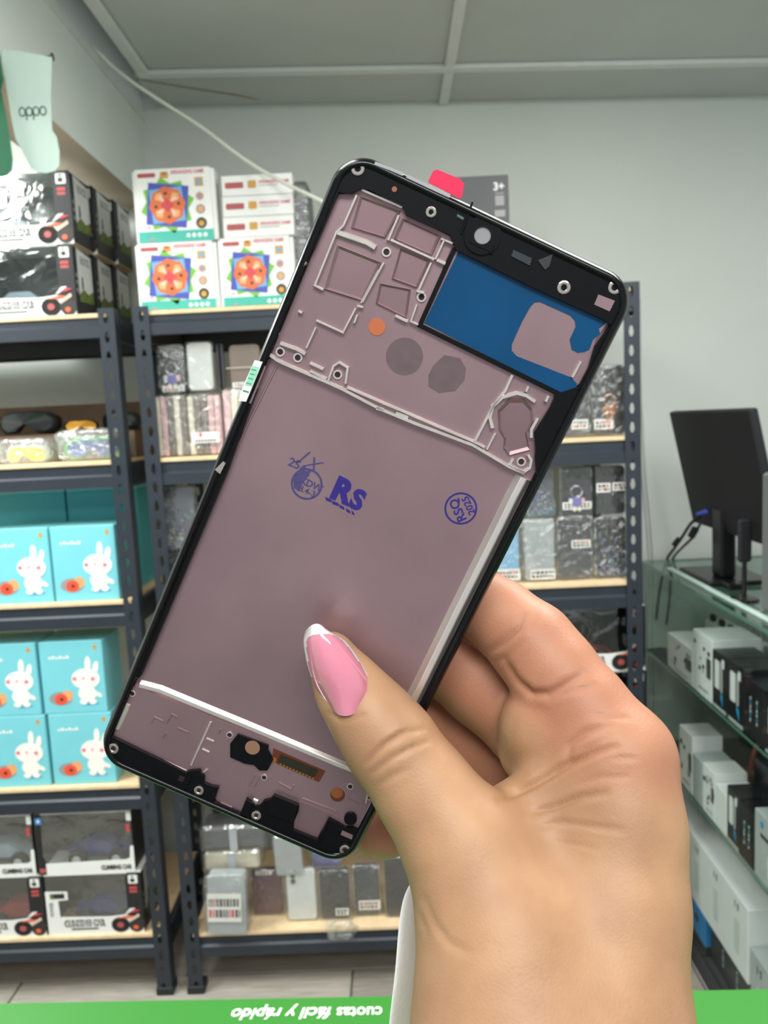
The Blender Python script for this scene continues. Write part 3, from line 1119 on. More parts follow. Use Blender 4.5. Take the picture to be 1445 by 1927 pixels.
m_ring = mat('ring_chrome', (190, 190, 200), 0.2, metal=0.9)
m_ringgold = mat('ring_rose_gold', (222, 160, 112), 0.25, metal=0.8)
m_glit = [mat('glitter_blue', (96, 140, 210), .15, metal=.6), mat('glitter_mint', (150, 214, 220), .15, metal=.6), mat('glitter_violet', (150, 120, 210), .15, metal=.6),
          mat('glitter_silver', (225, 228, 235), .15, metal=.6), mat('glitter_yellow', (206, 206, 150), .15, metal=.6)]
m_clearbox = clear('clear_shell', (248, 249, 248), 0.14, 0.08, bump=0.5, bscale=25, milky=0.025)


def phone_case(label, loc, w=.080, h=.155, d=.022, col=None, rz=0.0, ry=0.0, deco=None, stick=None, bag=None, cam=True, group=None, shell=False, seed=1, rx=0.0):
    """bagged phone case standing on its lower edge, front at y=0 facing -y"""
    t = thing('phone_case', label, 'phone case', loc, rz, group)
    t.rotation_euler = (rx, ry, rz)
    b = MB().prism(rrect(-w / 2 + .005, w / 2 - .005, .004, h - .004, .010), .004, d - .004, col or m_c_black, ax='y')
    shade_auto(b.build('case_back', t))
    if cam:
        c = MB().prism(rrect(-w / 2 + .010, -w / 2 + .034, h - .042, h - .010, .006), .0025, .006, col or m_c_black, ax='y').build('camera_bump', t)
        for zc in (h - .018, h - .033):
            MB().lathe([(.0065, .0008), (.0065, .003)], m_c_char, 14, o=(-w / 2 + .022, 0, zc), ax='y').build('lens_hole', c)
    if deco in ('astro', 'astro_gold'):
        mm = m_ring if deco == 'astro' else m_ringgold
        a = MB()
        zc = h * .50
        ring = [(.014 * math.cos(i * math.pi / 10), .001, zc + .014 * math.sin(i * math.pi / 10)) for i in range(20)]
        a.tube(ring + ring[:1], .0022, mm, 6)
        a.build('ring_holder', t, smooth=True)
        a = MB()
        a.prism(rrect(-.011, .011, zc - .036, zc - .014, .005), -.003, .004, m_c_lilac if deco == 'astro' else mm, ax='y')
        a.prism(rrect(-.019, -.011, zc - .030, zc - .016, .003), -.002, .004, m_c_white if deco == 'astro' else mm, ax='y')
        a.prism(rrect(.011, .019, zc - .030, zc - .016, .003), -.002, .004, m_c_pink if deco == 'astro' else mm, ax='y')
        a.prism(rrect(-.010, -.002, zc - .048, zc - .036, .003), -.002, .004, m_c_white if deco == 'astro' else mm, ax='y')
        a.prism(rrect(.002, .010, zc - .048, zc - .036, .003), -.002, .004, m_c_cream if deco == 'astro' else mm, ax='y')
        a.build('figure_stand', t)
    if deco == 'glitter':
        rr = random.Random(seed)
        a = MB()
        for _ in range(150):
            u = rr.gauss(0, .32)
            x = max(-.46, min(.46, u)) * w
            z_ = abs(rr.gauss(0, .26)) * h * (1.0 - .5 * abs(u)) + .008
            if z_ > h * .9: continue
            s = rr.uniform(.0012, .0034)
            a.flat(ell(x, z_, s, s, 5, rr.random()), .0036 - rr.random() * .0006, rr.choice(m_glit))
        g = a.build('glitter', t)
        g['kind'] = 'stuff'
    if deco == 'ringmark':
        a = MB()
        a.ring(ell(0, h * .52, .022, n=20), ell(0, h * .52, .018, n=20), .0028, .0042, m_c_silver, fn=lambda p, q: (p[0], q, p[1]))
        a.build('magnet_ring', t)
    for s_ in (stick or []):
        x0_, x1_, z0_, z1_ = s_[:4]
        y_ = -.0008 if (bag or shell) else .0030
        st_ = MB().box(x0_ * w, x1_ * w, y_, y_ + .0006, z0_ * h, z1_ * h, m_sticker).build('sticker', t)
        k = MB()
        zz0, zz1 = z0_ * h, z1_ * h
        rr = random.Random(seed + 5)
        for row in (.68, .30):
            x_ = x0_ * w + .004
            while x_ < x1_ * w - .006:
                l_ = rr.uniform(.003, .008)
                k.flat(rect(x_, min(x_ + l_, x1_ * w - .003), zz0 + (zz1 - zz0) * (row - .14), zz0 + (zz1 - zz0) * (row + .14)), y_ - .0002, m_ink if rr.random() < .85 else m_red)
                x_ += l_ + .0025
        k.build('printed_rows', st_)
    if bag:
        blob(w * 1.08, h, d * 1.25, m_bag, bag, amp=.05, nu=28, nv=18, e=.22, name='bag', parent=t, loc=(0, d / 2, 0))
    if shell:
        MB().bbox(-w / 2, w / 2, 0, d, 0, h, m_clearbox, .005).build('clear_shell', t)
    return t


def pc(label, pxl, pxr, pyt, pyb, Y, z0, **kw):
    """phone case sized from where its front stands"""
    x0, x1 = span(pxl, pxr, (pyt + pyb) / 2, Y)
    a, b = atY((pxl + pxr) / 2, pyt, Y), atY((pxl + pxr) / 2, pyb, Y)
    zb_ = b.z if z0 is None else z0
    return phone_case(label, ((x0 + x1) / 2, Y, zb_), w=x1 - x0, h=a.z - b.z, **kw)


# bundle of clear cases, spines to the front
z = RL[1] + TOP


def case_bundle(label, pxl, pxr, pyt, pyb, Y, n, cols, stick, seed):
    x0, x1 = span(pxl, pxr, pyb, Y)
    h = atY(pxl, pyt, Y).z - atY(pxl, pyb, Y).z
    t = thing('case_bundle', label, 'phone cases', ((x0 + x1) / 2, Y, z))
    w = x1 - x0
    rr = random.Random(seed)
    for i in range(n):
        cw = w / n
        c = rr.choice(cols)
        MB().bbox(-w / 2 + i * cw + .0008, -w / 2 + (i + 1) * cw - .0008, .004 + rr.uniform(0, .004), .085, .002, h - .006 - rr.uniform(0, .004), c, .003).build('case', t)
    blob(w * 1.04, h, .10, m_bag, seed, amp=.03, nu=30, nv=16, e=.2, name='bag', parent=t, loc=(0, .047, 0))
    if stick:
        s = MB().box(w * .06, w * .46, -.006, -.0052, h * .20, h * .37, m_sticker).build('sticker', t)
        k = MB().flat(rect(w * .17, w * .21, h * .30, h * .36), -.0064, m_red)
        for i in range(7):
            k.flat(rect(w * .11 + i * w * .045, w * .11 + i * w * .045 + w * .03, h * .22, h * .255), -.0064, m_ink)
        k.build('printed_rows', s)
    return t


case_bundle('bundle of pinkish clear phone cases with a white label, spines outward', 293, 421, 738, 858, 1.875, 10, [m_c_pink, m_c_cream, m_c_pink, m_c_brown], True, 21)
case_bundle('narrow bagged bundle of pale phone cases beside the labelled bundle', 425, 500, 728, 855, 1.875, 5, [m_c_pink, m_c_cream, m_c_white], False, 22)
zc = z + .155
pc('black case with an astronaut ring stand on the pink case bundle', 298, 346, 642, 734, 1.89, zc, deco='astro', stick=[(-.40, .45, .03, .15)], bag=31, cam=False, seed=31)
pc('white phone case standing on the pink case bundle', 349, 402, 640, 736, 1.885, zc, col=m_c_white, shell=True, cam=False)
pc('slim dark phone case between the white and the banded grey case', 404, 424, 640, 734, 1.90, zc, col=m_c_char, cam=False)
g = pc('grey boxed case wrapped with a rubber band', 428, 492, 636, 724, 1.89, zc, col=m_c_brown, cam=False, stick=[(-.4, .45, .04, .16)], seed=8)
MB().box(-.046, .046, -.001, .0, .052, .0535, m_c_cream).build('rubber_band', g)
# right end of that shelf
pc('black bagged case with a rose-gold ring stand by the rack post', 1114, 1180, 690, 826, 1.895, z, deco='astro_gold', stick=[(-.45, .1, .10, .24)], bag=41, cam=True, seed=41, d=.03)
pc('bagged dark case with a low white sticker beside the rose-gold ring case', 1050, 1112, 695, 826, 1.90, z, col=m_c_char, stick=[(-.1, .4, .12, .26)], bag=42, seed=42, d=.03)
# shelf three, lower row and upper row
z = RL[2] + TOP
Yk = 1.889
pc('light blue case with a white label strip at its foot', 925, 980, 985, 1098, Yk, z, col=m_c_blue, stick=[(-.45, .45, .05, .24)], bag=51, seed=51, group=None)
pc('white bagged case with a magnet ring and inked sticker', 984, 1047, 978, 1098, Yk, z, col=m_c_silver, deco='ringmark', stick=[(-.30, .45, .04, .20)], bag=52, seed=52, cam=False)
pc('charcoal bagged case with a white sticker across its middle', 1050, 1117, 976, 1098, Yk, z, col=m_c_char, stick=[(-.12, .42, .50, .62)], bag=53, seed=53)
pc('dark case full of blue glitter by the rack post', 1119, 1182, 980, 1098, Yk, z, col=m_c_black, deco='glitter', bag=54, seed=54, cam=False)
zu = z + .1580
pc('clear glitter case in the upper row beside the astronaut case', 990, 1046, 876, 974, Yk + .002, zu, col=m_c_grey, deco='glitter', shell=True, seed=55, cam=False)
pc('clear boxed case with astronaut ring stand and two labels, upper row', 1053, 1117, 877, 974, Yk, zu, col=m_c_black, deco='astro', stick=[(-.42, .42, .16, .30)], shell=True, seed=56, cam=False)
pc('black case with two white stickers under its camera, upper row', 1120, 1180, 877, 974, Yk + .004, zu, col=m_c_black, stick=[(-.46, -.02, .46, .64), (.04, .48, .48, .64)], shell=True, seed=57, cam=False)
# left end of shelf three
pc('clear case with blue and violet glitter standing on a dark case', 303, 372, 936, 1060, Yk, z + .119, col=m_c_grey, deco='glitter', shell=True, seed=58, cam=False)
pc('dark case under the blue and violet glitter case', 303, 376, 1062, 1150, Yk, z, col=m_c_black, shell=True, cam=False)

# lowest shelf of the right rack
z = RL[4] + TOP
Yl = 1.885


def clear_case_box(label, pxl, pxr, pyt, pyb, Y, z0, inner, d=.10):
    x0, x1 = span(pxl, pxr, (pyt + pyb) / 2, Y)
    h = atY(pxl, pyt, Y).z - atY(pxl, pyb, Y).z
    w = x1 - x0
    t = thing('clear_case_box', label, 'phone case', ((x0 + x1) / 2, Y, z0), 0.02)
    MB().bbox(-w / 2 + .008, w / 2 - .008, .008, d - .008, .004, h - .008, inner, .006).build('case_back', t)
    MB().bbox(-w / 2, w / 2, 0, d, 0, h, m_clearbox, .007).build('clear_shell', t)
    MB().box(-.008, .012, -.0008, 0, .002, h - .006, m_c_silver).build('tape_strip', t)
    return t, h


# two lying boxes rest on standing dark cases behind the labelled pack
x0, x1 = span(384, 468, 1700, Yl + .03)
pc('plain taupe case hidden behind the large labelled pack', 384, 440, 1650, 1757, Yl + .03, z, col=m_c_brown, cam=False)
zs = z + .1445
b2, h2 = clear_case_box('clear lying case box with a cream case inside, under the grey one', 377, 492, 1600, 1641, Yl, zs, m_c_cream)
b1, h1 = clear_case_box('clear lying case box with a grey case inside, uppermost', 372, 502, 1550, 1598, Yl - .004, zs + h2 + .0008, m_c_grey)
pk_ = pc('thick bagged pack of grey cases with a large white paper label', 384, 462, 1642, 1758, 1.836, z + .001, col=m_c_silver, bag=61, cam=False, d=.04, ry=.04, stick=[(-.46, .36, .24, .70)], seed=61)
pc('wine-dark bagged case with a pale strip on top', 472, 534, 1652, 1740, Yl + .03, z, col=m_c_wine, stick=[(-.3, .2, .88, .97)], bag=62, cam=False, seed=62)
pc('light bluish white case pack on the lowest shelf', 538, 598, 1652, 1750, Yl, z, col=m_c_white, bag=63, seed=63)
pc('silver grey phone case leaning above the white case pack', 514, 572, 1572, 1650, Yl - .004, z + .129, col=m_c_silver, shell=True, cam=False, ry=-.03)
pc('lilac case behind the phone corner', 584, 642, 1590, 1652, Yl + .03, z + .130, col=m_c_lilac, bag=64, cam=False)
pc('black bagged case with a grid of camera holes', 600, 662, 1655, 1750, Yl, z, col=m_c_black, bag=65, stick=[(.0, .4, .10, .24)], seed=65)
pc('bagged dark case with a white sticker and red corner', 664, 718, 1645, 1742, Yl + .01, z, col=m_c_char, bag=66, stick=[(-.3, .45, .14, .32)], seed=66)
pc('large black case standing beside the white cloth', 722, 790, 1628, 1744, Yl, z, col=m_c_black, shell=True, cam=False)
pc('smoky bagged case lying over the large black case', 700, 768, 1578, 1630, Yl + .03, z + .150, col=m_c_brown, bag=67, cam=False)
p = atY(642, 1742, 1.85)
t = thing('crinkled_bag', 'crumpled empty clear bag hanging over the lowest shelf edge', 'bag', (p.x, 1.842, p.z - .030))
blob(.070, .052, .03, m_bag, 71, amp=.30, nu=26, nv=16, e=.6, name='film', parent=t)
# ================================================================== OPPO CARD AND LEFT CORNER
m_mint = mat('card_mint_white', (182, 202, 192), 0.45, var=0.02)
m_ddg = mat('card_deep_green', (26, 96, 66), 0.45, var=0.05)
m_oppo = mat('print_deep_green', (40, 66, 56), 0.5)
m_nail = mat('steel_nail', (120, 108, 100), 0.35, metal=0.8)
Yo = 1.46


def card_poly(pp, Y): return [(atY(x, y, Y).x, atY(x, y, Y).z) for x, y in pp]


t = thing('brand_card', 'pale mint hanging card with dark oppo lettering on a nail', 'sign', tuple(atY(62, 210, Yo)))
o0 = Vector(t.location)
pp = [(4, 94), (40, 97), (78, 104), (98, 108), (96, 180), (98, 245), (107, 258), (112, 285), (112, 312), (104, 322), (88, 326), (72, 325), (60, 318), (50, 300), (42, 284), (30, 262),
      (22, 225), (14, 175), (4, 118)]
MB().prism([(x - o0.x, z - o0.z) for x, z in card_poly(pp, Yo)], -.0008, .0008, m_mint, ax='y').build('card', t)
ow = (atY(88, 210, Yo) - atY(35, 210, Yo)).length
ch = ow / 4.05
for i, kind in enumerate('oppo'):
    cx = -ow / 2 + ch * (0.52 + i * 1.0)
    b = MB()
    b.ring(ell(cx, 0, ch * .50, ch * .66, 24), ell(cx, 0, ch * .36, ch * .50, 24), -.0016, -.0009, m_oppo, fn=lambda p, q: (p[0], q, p[1]))
    if kind == 'p':
        b.prism(rect(cx - ch * .50, cx - ch * .36, -ch * 1.15, 0), -.0016, -.0009, m_oppo, ax='y')
    b.build('letter', t)
t = thing('green_card', 'deep green hanging card with a rounded corner beside the mint card', 'sign', tuple(atY(5, 220, Yo - .02)))
o0 = Vector(t.location)
pp = [(-30, 90), (0, 105), (6, 150), (2, 170), (12, 220), (20, 270), (24, 300), (22, 320), (12, 331), (-30, 334)]
MB().prism([(x - o0.x, z - o0.z) for x, z in card_poly(pp, Yo - .02)], -.0008, .0008, m_ddg, ax='y').build('card', t)
q0, q1 = atY(100, 107, 1.475), atX(60, 104, HX)
n_ = MB().tube([(HX - .004, 1.475, q0.z), (q0.x - .002, 1.475, q0.z)], .0028, m_nail, 8)
n_.tube([(q0.x - .003, 1.475, q0.z), (q0.x, 1.475, q0.z)], .0065, m_nail, 10)
tag(n_.build('wall_nail'), 'steel nail in the header beam carrying the mint card', 'nail')

# ================================================================== GLASS COUNTER
m_glass = clear('counter_glass', (249, 253, 251), 0.045, 0.03)
m_gtop = clear('counter_glass_top', (232, 243, 238), 0.28, 0.05)
m_gedge = mat('glass_edge_green', (88, 128, 112), 0.2, coat=0.5)
m_strip = mat('counter_strip_mint', (188, 214, 204), 0.3, coat=0.4)
m_alu = mat('aluminium', (170, 174, 176), 0.35, metal=0.7)
m_plinth = mat('counter_plinth', (52, 54, 58), 0.6)
CX0, CX1, CY0, CY1, CZ = 0.735, 1.32, 0.95, 2.285, 1.012
ct = thing('glass_counter', 'glass display counter with green edges beside the rack', 'display counter', (CX0, CY0, 0))
P_ = lambda b, n, **k: b.build(n, ct, (-CX0, -CY0, 0), **k)
b = MB().box(CX0, CX1, CY0, CY1, CZ - .009, CZ, m_gtop)
P_(b, 'glass_top')
e = MB().box(CX0 - .0015, CX0 - .0002, CY0, CY1, CZ - .009, CZ, m_gedge)
e.box(CX0, CX1, CY1 + .0002, CY1 + .0015, CZ - .009, CZ, m_gedge)
P_(e, 'glass_edge')
P_(MB().bbox(CX0 + .024, CX0 + .040, CY0, CY1 - .14, CZ, CZ + .006, m_strip, .002), 'edge_strip')  # pale mint raised band set in from the aisle edge
P_(MB().box(CX0 + .001, CX0 + .006, CY0, CY1, .06, CZ - .0095, m_glass), 'side_pane')
P_(MB().box(CX0 + .0005, CX0 + .0065, CY1 + .0005, CY1 + .003, .06, CZ - .0095, m_gedge), 'pane_edge')
P_(MB().box(CX0 + .007, CX1, CY1 - .006, CY1, .06, CZ - .0095, m_glass), 'end_pane')
for z_ in (0.744, 0.448):
    s = MB().box(CX0 + .008, CX1, CY0, CY1 - .008, z_ - .006, z_, m_glass)
    P_(s, 'glass_shelf')
    P_(MB().box(CX0 + .0068, CX0 + .0079, CY0, CY1 - .008, z_ - .006, z_, m_gedge), 'shelf_edge')
P_(MB().box(CX0, CX1, CY0, CY1, 0, .06, m_plinth), 'plinth')
P_(MB().box(CX1 - .012, CX1, CY0, CY1, .06, CZ - .0095, m_plinth), 'back_panel')
P_(MB().bbox(CX0 - .001, CX0 + .008, CY1 - .02, CY1 - .010, .06, CZ - .0095, m_alu, .002), 'corner_post')

# ---------- on the counter
m_mon = mat('monitor_black', (15, 16, 22), 0.6, var=0.08, scale=40)
m_mon2 = mat('monitor_gloss', (14, 14, 17), 0.3)
m_vga = mat('vga_blue', (66, 88, 190), 0.45)
m_cable = mat('cable_black', (24, 24, 28), 0.5)
m_grey = mat('device_grey', (112, 116, 118), 0.5, var=0.03)
mo = thing('monitor', 'black computer monitor seen from behind on the glass counter', 'monitor', (0.865, 1.97, CZ + .0006))
tl = math.radians(12)
pn = MB().bbox(-.010, .010, -.295, .185, 0, .318, m_mon, .004)
pn.build('panel', mo, (-.018, 0, .130), (0, -tl, 0))
MB().bbox(-.020, .020, -.030, .030, .010, .20, m_mon2, .006).build('stand_neck', mo, (-.02, 0, 0))
MB().bbox(-.085, .075, -.075, .14, 0, .012, m_mon2, .005).build('stand_base', mo)
MB().bbox(-.06, -.02, -.12, -.075, .0, .016, m_mon2, .004).build('foot_pad', mo)
# cables
vp = atY(1348, 962, 2.02)
def cable(name, label, pp, r, extra=None):
    t = thing(name, label, 'cable', tuple(atY(*pp[0])))
    o0 = Vector(t.location)
    pts = [atY(*p) - o0 for p in pp]
    sm = []
    for i in range(len(pts) - 1):
        P0, P1, P2, P3 = pts[max(0, i - 1)], pts[i], pts[i + 1], pts[min(len(pts) - 1, i + 2)]
        for k in range(5):
            u = k / 5
            sm.append(0.5 * ((2 * P1) + (P2 - P0) * u + (2 * P0 - 5 * P1 + 4 * P2 - P3) * u * u + (3 * P1 - P0 - 3 * P2 + P3) * u ** 3))
    sm.append(pts[-1])
    MB().tube(sm, r, m_cable, 8).build('lead', t, smooth=True)
    return t, o0


t, o0 = cable('video_cable', 'black video cable with a blue plug at the monitor', [(1318, 972, 2.05), (1300, 985, 2.07), (1285, 1008, 2.09), (1270, 1030, 2.16), (1255, 1052, 2.302), (1246, 1085, 2.305), (1240, 1120, 2.305), (1235, 1165, 2.305)], .0042)
a, b_ = atY(1310, 968, 2.05) - o0, atY(1348, 958, 2.03) - o0
MB().tube([a, a + (b_ - a) * .5, b_], [.006, .012, .012], m_vga, 8, flat=.6).build('plug', t)
a, b_ = atY(1278, 1014, 2.10) - o0, atY(1268, 1026, 2.11) - o0
MB().tube([a, b_], .008, m_cable, 10).build('ferrite', t)
t, o0 = cable('power_cable', 'thin black power cable with a thick ferrite bead', [(1318, 985, 2.06), (1310, 1000, 2.07), (1300, 1015, 2.08), (1282, 1032, 2.15), (1266, 1052, 2.302), (1262, 1085, 2.305), (1260, 1125, 2.305), (1254, 1175, 2.305)], .0036)
a, b_ = atY(1309, 994, 2.07) - o0, atY(1300, 1010, 2.08) - o0
MB().tube([a, b_], .010, m_cable, 10).build('ferrite', t)
ph = thing('phone_stand', 'small black phone stand with a round base on the counter', 'phone stand', (0.800, 1.755, CZ))
MB().lathe([(.032, 0), (.034, .003), (.030, .006), (.008, .008)], m_mon2, 24).build('round_base', ph, smooth=False)
MB().tube([(0, 0, .006), (0, 0, .11)], .0055, m_mon2, 10).build('pole', ph)
MB().bbox(-.016, .016, -.006, .006, .09, .19, m_mon, .005).build('bracket', ph)
gx_ = atZ(1418, 1140, CZ)
gd = thing('grey_terminal', 'tall grey plastic terminal at the counter edge', 'terminal', (gx_.x, 1.62, CZ))
hg = atY(1420, 893, 1.62).z - CZ
MB().bbox(0, .26, 0, .05, .0, hg, m_grey, .006).build('housing', gd)
MB().bbox(.012, .248, -.004, .0, .012, hg - .012, mat('device_grey_face', (104, 108, 112), .45), .003).build('rear_cover', gd)

# white cable pair on the back wall
m_wc = mat('wall_cable_grey', (186, 190, 186), 0.5)
for dx, nm in ((0, 'pale cable running down the wall beside the rack post'), (7, 'second pale cable on the wall, nearer the counter')):
    pts = [atY(x + dx, y, YW - .004) for x, y in ((1196, 560), (1200, 760), (1206, 880), (1216, 980), (1222, 1060), (1220, 1200), (1222, 1340))]
    tag(MB().tube(pts, .0028, m_wc, 6).build('wall_cable', smooth=True), nm, 'cable')

# ---------- goods in the counter
m_wbox = mat('carton_gloss_white', (232, 230, 232), 0.35, var=0.02)
m_bbox = mat('carton_gloss_black', (22, 23, 27), 0.3, var=0.1)
m_cyan = mat('print_cyan', (40, 150, 200), 0.4)
m_gbox = mat('carton_pale_grey', (176, 180, 182), 0.45, var=0.04)
m_blu = mat('carton_blue', (22, 122, 186), 0.4, var=0.05)
m_pblk = mat('plastic_hook_black', (26, 26, 28), 0.4)


def side_box(name, label, X, Y0_, Y1_, z0, h, w, body, art=None, group=None, seed=0):
    """carton whose printed face looks to -x (towards the aisle)"""
    t = thing(name, label, 'box', (X, Y0_, z0), 0, group)
    L = Y1_ - Y0_
    MB().bbox(0, w, 0, L, 0, h, body, .0012).build('carton', t)
    x = -.0003
    a = MB()
    fx = lambda poly, k, m: a.add([(x * k, p[0], p[1]) for p in poly], [tuple(range(len(poly)))], m)
    rr = random.Random(seed)
    if art == 'phone':
        fx(rrect(L * .50, L * .84, h * .36, h * .86, .005, 3), 1, m_wbox)
        fx(rrect(L * .30, L * .44, h * .34, h * .88, .004, 3), 1, m_gbox)
        fx([(L * .26, h * .10), (L * .44, h * .26), (L * .42, h * .34), (L * .28, h * .30)], 2, m_cyan)
        fx(rect(L * .18, L * .34, h * .78, h * .93), 2, m_wbox)
        fx(rect(L * .05, L * .95, .001, h * .07), 1, m_gbox)
    elif art == 'white':
        for i in range(9):
            u, v = rr.uniform(.1, .9), rr.uniform(.25, .85)
            s = rr.uniform(.004, .008)
            fx(rect(L * u - s, L * u + s, h * v - s * .8, h * v + s * .8), 1, m_ink if i % 3 else m_greyp)
        fx(rect(L * .2, L * .7, h * .10, h * .14), 1, m_greyp)
        fx(rrect(L * .05, L * .28, h * .36, h * .68, .004, 3), 2, m_c_char)
    elif art == 'lines':
        for u in (.35, .68):
            for i in range(6):
                v = .30 + i * .075
                fx(rect(L * u - .0025, L * u + .0025, h * v, h * (v + .055)), 1, m_cyan if i % 3 == 1 else m_silver)
    elif art == 'marks':
        for i in range(5):
            u = (i + .5) / 5
            fx(rect(L * u - .010, L * u - .004, h * .80, h * .90), 1, m_ink)
            fx(rect(L * u + .006, L * u + .010, h * .80, h * .90), 1, m_ink)
            fx(rrect(L * u - .014, L * u + .012, h * .2, h * .66, .006, 3), 1, m_silver)
    elif art == 'device':
        fx(rrect(L * .25, L * .55, h * .15, h * .5, .006, 3), 1, m_wbox)
        fx(rect(L * .3, L * .8, h * .66, h * .72), 1, m_ink)
        fx(ell(L * .75, h * .85, .008, n=12), 1, m_cyan)
    if a.f:
        a.build('printed_face', t)
    return t


S1, S2 = 0.7445, 0.4485
BX = CX0 + .012
side_box('accessory_box', 'white gloss box lowest on the upper glass shelf, with small camera prints', BX, 1.925, 2.105, S1, .098, .14, m_wbox, 'white', seed=1)
side_box('accessory_box', 'white gloss box beside the black boxes on the upper glass shelf', BX, 1.806, 1.922, S1, .158, .12, m_wbox, 'white', seed=2)
side_box('accessory_box', 'black box with white phone print next to the white boxes, upper glass shelf', BX, 1.722, 1.803, S1, .140, .10, m_bbox, 'phone', 'black phone boxes')
side_box('accessory_box', 'black box with white phone print next to the lined black box, upper glass shelf', BX, 1.637, 1.719, S1, .140, .10, m_bbox, 'phone', 'black phone boxes')
side_box('accessory_box', 'black box with thin vertical lines of print, upper glass shelf', BX, 1.545, 1.634, S1, .128, .10, m_bbox, 'lines')
side_box('accessory_box', 'black box with cyan print at the end of the upper glass shelf', BX, 1.44, 1.542, S1, .12, .10, m_bbox, 'phone')
side_box('display_tray', 'grey display tray behind the black boxes on the upper glass shelf', BX + .15, 1.60, 1.86, S1, .125, .22, m_gbox)
# row of small white blister packs with black hooks at the far side
for r_, (X_, zz_, n_b) in enumerate(((BX + .155, .095, 5), (BX + .26, .118, 5))):
    for i in range(n_b):
        yy = 2.215 - i * .062 if r_ else 2.23 - i * .060
        if yy < 1.87: break
        nm = ('front', 'rear')[r_]
        t = thing('blister_pack', 'small white blister pack with a black hook, %s row on the upper glass shelf' % nm, 'package', (X_, yy - .05, S1), 0, 'white blister packs, %s row' % nm)
        MB().bbox(0, .06, 0, .05, 0, zz_, m_wbox, .002).build('carton', t)
        MB().bbox(.006, .02, .015, .035, zz_, zz_ + .020, m_pblk, .003).build('hook', t)
# lower glass shelf
side_box('accessory_box', 'white box standing at the far end of the lower glass shelf', BX, 1.93, 2.02, S2, .16, .08, m_wbox, 'white', seed=4)
side_box('accessory_box', 'small grey striped box behind the hand on the lower glass shelf', BX, 1.865, 1.926, S2, .12, .08, m_gbox, None)
side_box('accessory_box', 'white box with torn top on the lower glass shelf', BX, 1.79, 1.86, S2, .125, .08, m_wbox, 'white', seed=5)
side_box('accessory_box', 'low white box between torn-top and black box, lower glass shelf', BX, 1.722, 1.787, S2, .105, .08, m_wbox, None)
side_box('accessory_box', 'black box with white phone print on the lower glass shelf', BX, 1.655, 1.719, S2, .135, .09, m_bbox, 'phone')
side_box('accessory_box', 'black box with thin vertical lines of print, lower glass shelf', BX, 1.585, 1.652, S2, .128, .09, m_bbox, 'lines')
side_box('accessory_box', 'pale lilac grey device box with a white gadget print', BX, 1.45, 1.582, S2, .150, .09, m_gbox, 'device')
side_box('accessory_box', 'long black carton behind the lined box on the lower glass shelf', BX + .10, 1.50, 1.80, S2, .165, .12, m_bbox, None)
t = thing('headphones', 'red-brown padded headphones lying on the lower glass shelf', 'headphones', (BX + .19, 1.93, S2), .5)
m_hp = mat('headphone_brown', (88, 58, 46), .6)
m_hpr = mat('headphone_red', (126, 52, 36), .5)
MB().tube([(.055 * math.cos(math.pi * i / 12), .0, .045 + .11 * math.sin(math.pi * i / 12)) for i in range(13)], .009, m_hpr, 8).build('headband', t, smooth=True)
for s_ in (-1, 1):
    MB().lathe([(.020, -.014), (.036, -.012), (.040, 0), (.036, .012), (.020, .014)], m_hp, 18, ax='x').build('ear_cup', t, (s_ * .052, 0, .041), smooth=True)
# under the shelves
side_box('long_carton', 'long white carton with a grey top under the glass shelves', CX0 + .008, 1.60, 2.18, .168, .180, .12, m_wbox, 'marks')
o = side_box('long_carton', 'second pale carton end on beside the long white carton', CX0 + .012, 1.20, 1.595, .061, .20, .14, m_gbox, 'marks', seed=7)
bl = side_box('blue_carton', 'bright blue carton with dark dots under the long white carton', CX0 + .008, 1.835, 2.18, .087, .080, .14, m_blu, None)
dd = MB()
for yy in (.055, .155, .25):
    dd.add([(-.0006, p[0], p[1]) for p in ell(yy, .046, .013, .011, 14)], [tuple(range(14))], m_ink)
dd.build('printed_dots', bl)
side_box('black_carton', 'thin black carton directly beneath the blue carton', CX0 + .010, 1.835, 2.18, .061, .025, .14, m_bbox, None)
sp = side_box('black_carton', 'black carton with pale lines holding up the near end of the white carton', CX0 + .02, 1.60, 1.83, .061, .106, .12, m_bbox, 'lines')

# ================================================================== GREEN COUNTER IN FRONT
m_gsign = mat('sign_green', (48, 122, 42), 0.4, var=0.02, scale=6)
m_gside = mat('counter_side_white', (216, 220, 216), 0.5)
g0 = atZ(0, 1885, 1.0)
g1 = atZ(1445, 1858, 1.0)
ang = math.atan2(g1.y - g0.y, g1.x - g0.x)
gc = thing('green_counter', 'green counter top with white lettering facing the other way', 'counter', tuple((g0 + g1) / 2), ang)
gc.location.z = 0
MB().bbox(-.75, .75, -.52, 0, .985, 1.0, m_gsign, .002).build('counter_top', gc)
MB().box(-.72, .72, -.50, -.03, 0, .985, m_gside).build('counter_body', gc)
tl_, tr_ = atZ(437, 1912, 1.0), atZ(722, 1897, 1.0)
inv = gc.matrix_basis.inverted()
wtot = (tr_ - tl_).length
mid = inv @ ((tl_ + tr_) / 2)
RO = (0, 0, math.pi)
# 180-degree turned lettering: reading order runs from +x to -x
text('cuotas', .0165, m_white, gc, (mid.x + wtot * .34, mid.y - .0015, 1.0004), RO, width=wtot * .30, fat=.015, depth=.0002)
text('fácil y rápido', .0165, m_white, gc, (mid.x - wtot * .175, mid.y - .0010, 1.0004), RO, width=wtot * .66, fat=.018, shear=.18, depth=.0002)
# ================================================================== PHONE FRAME IN THE HAND
PWm, PHm = 0.0730, 0.1640


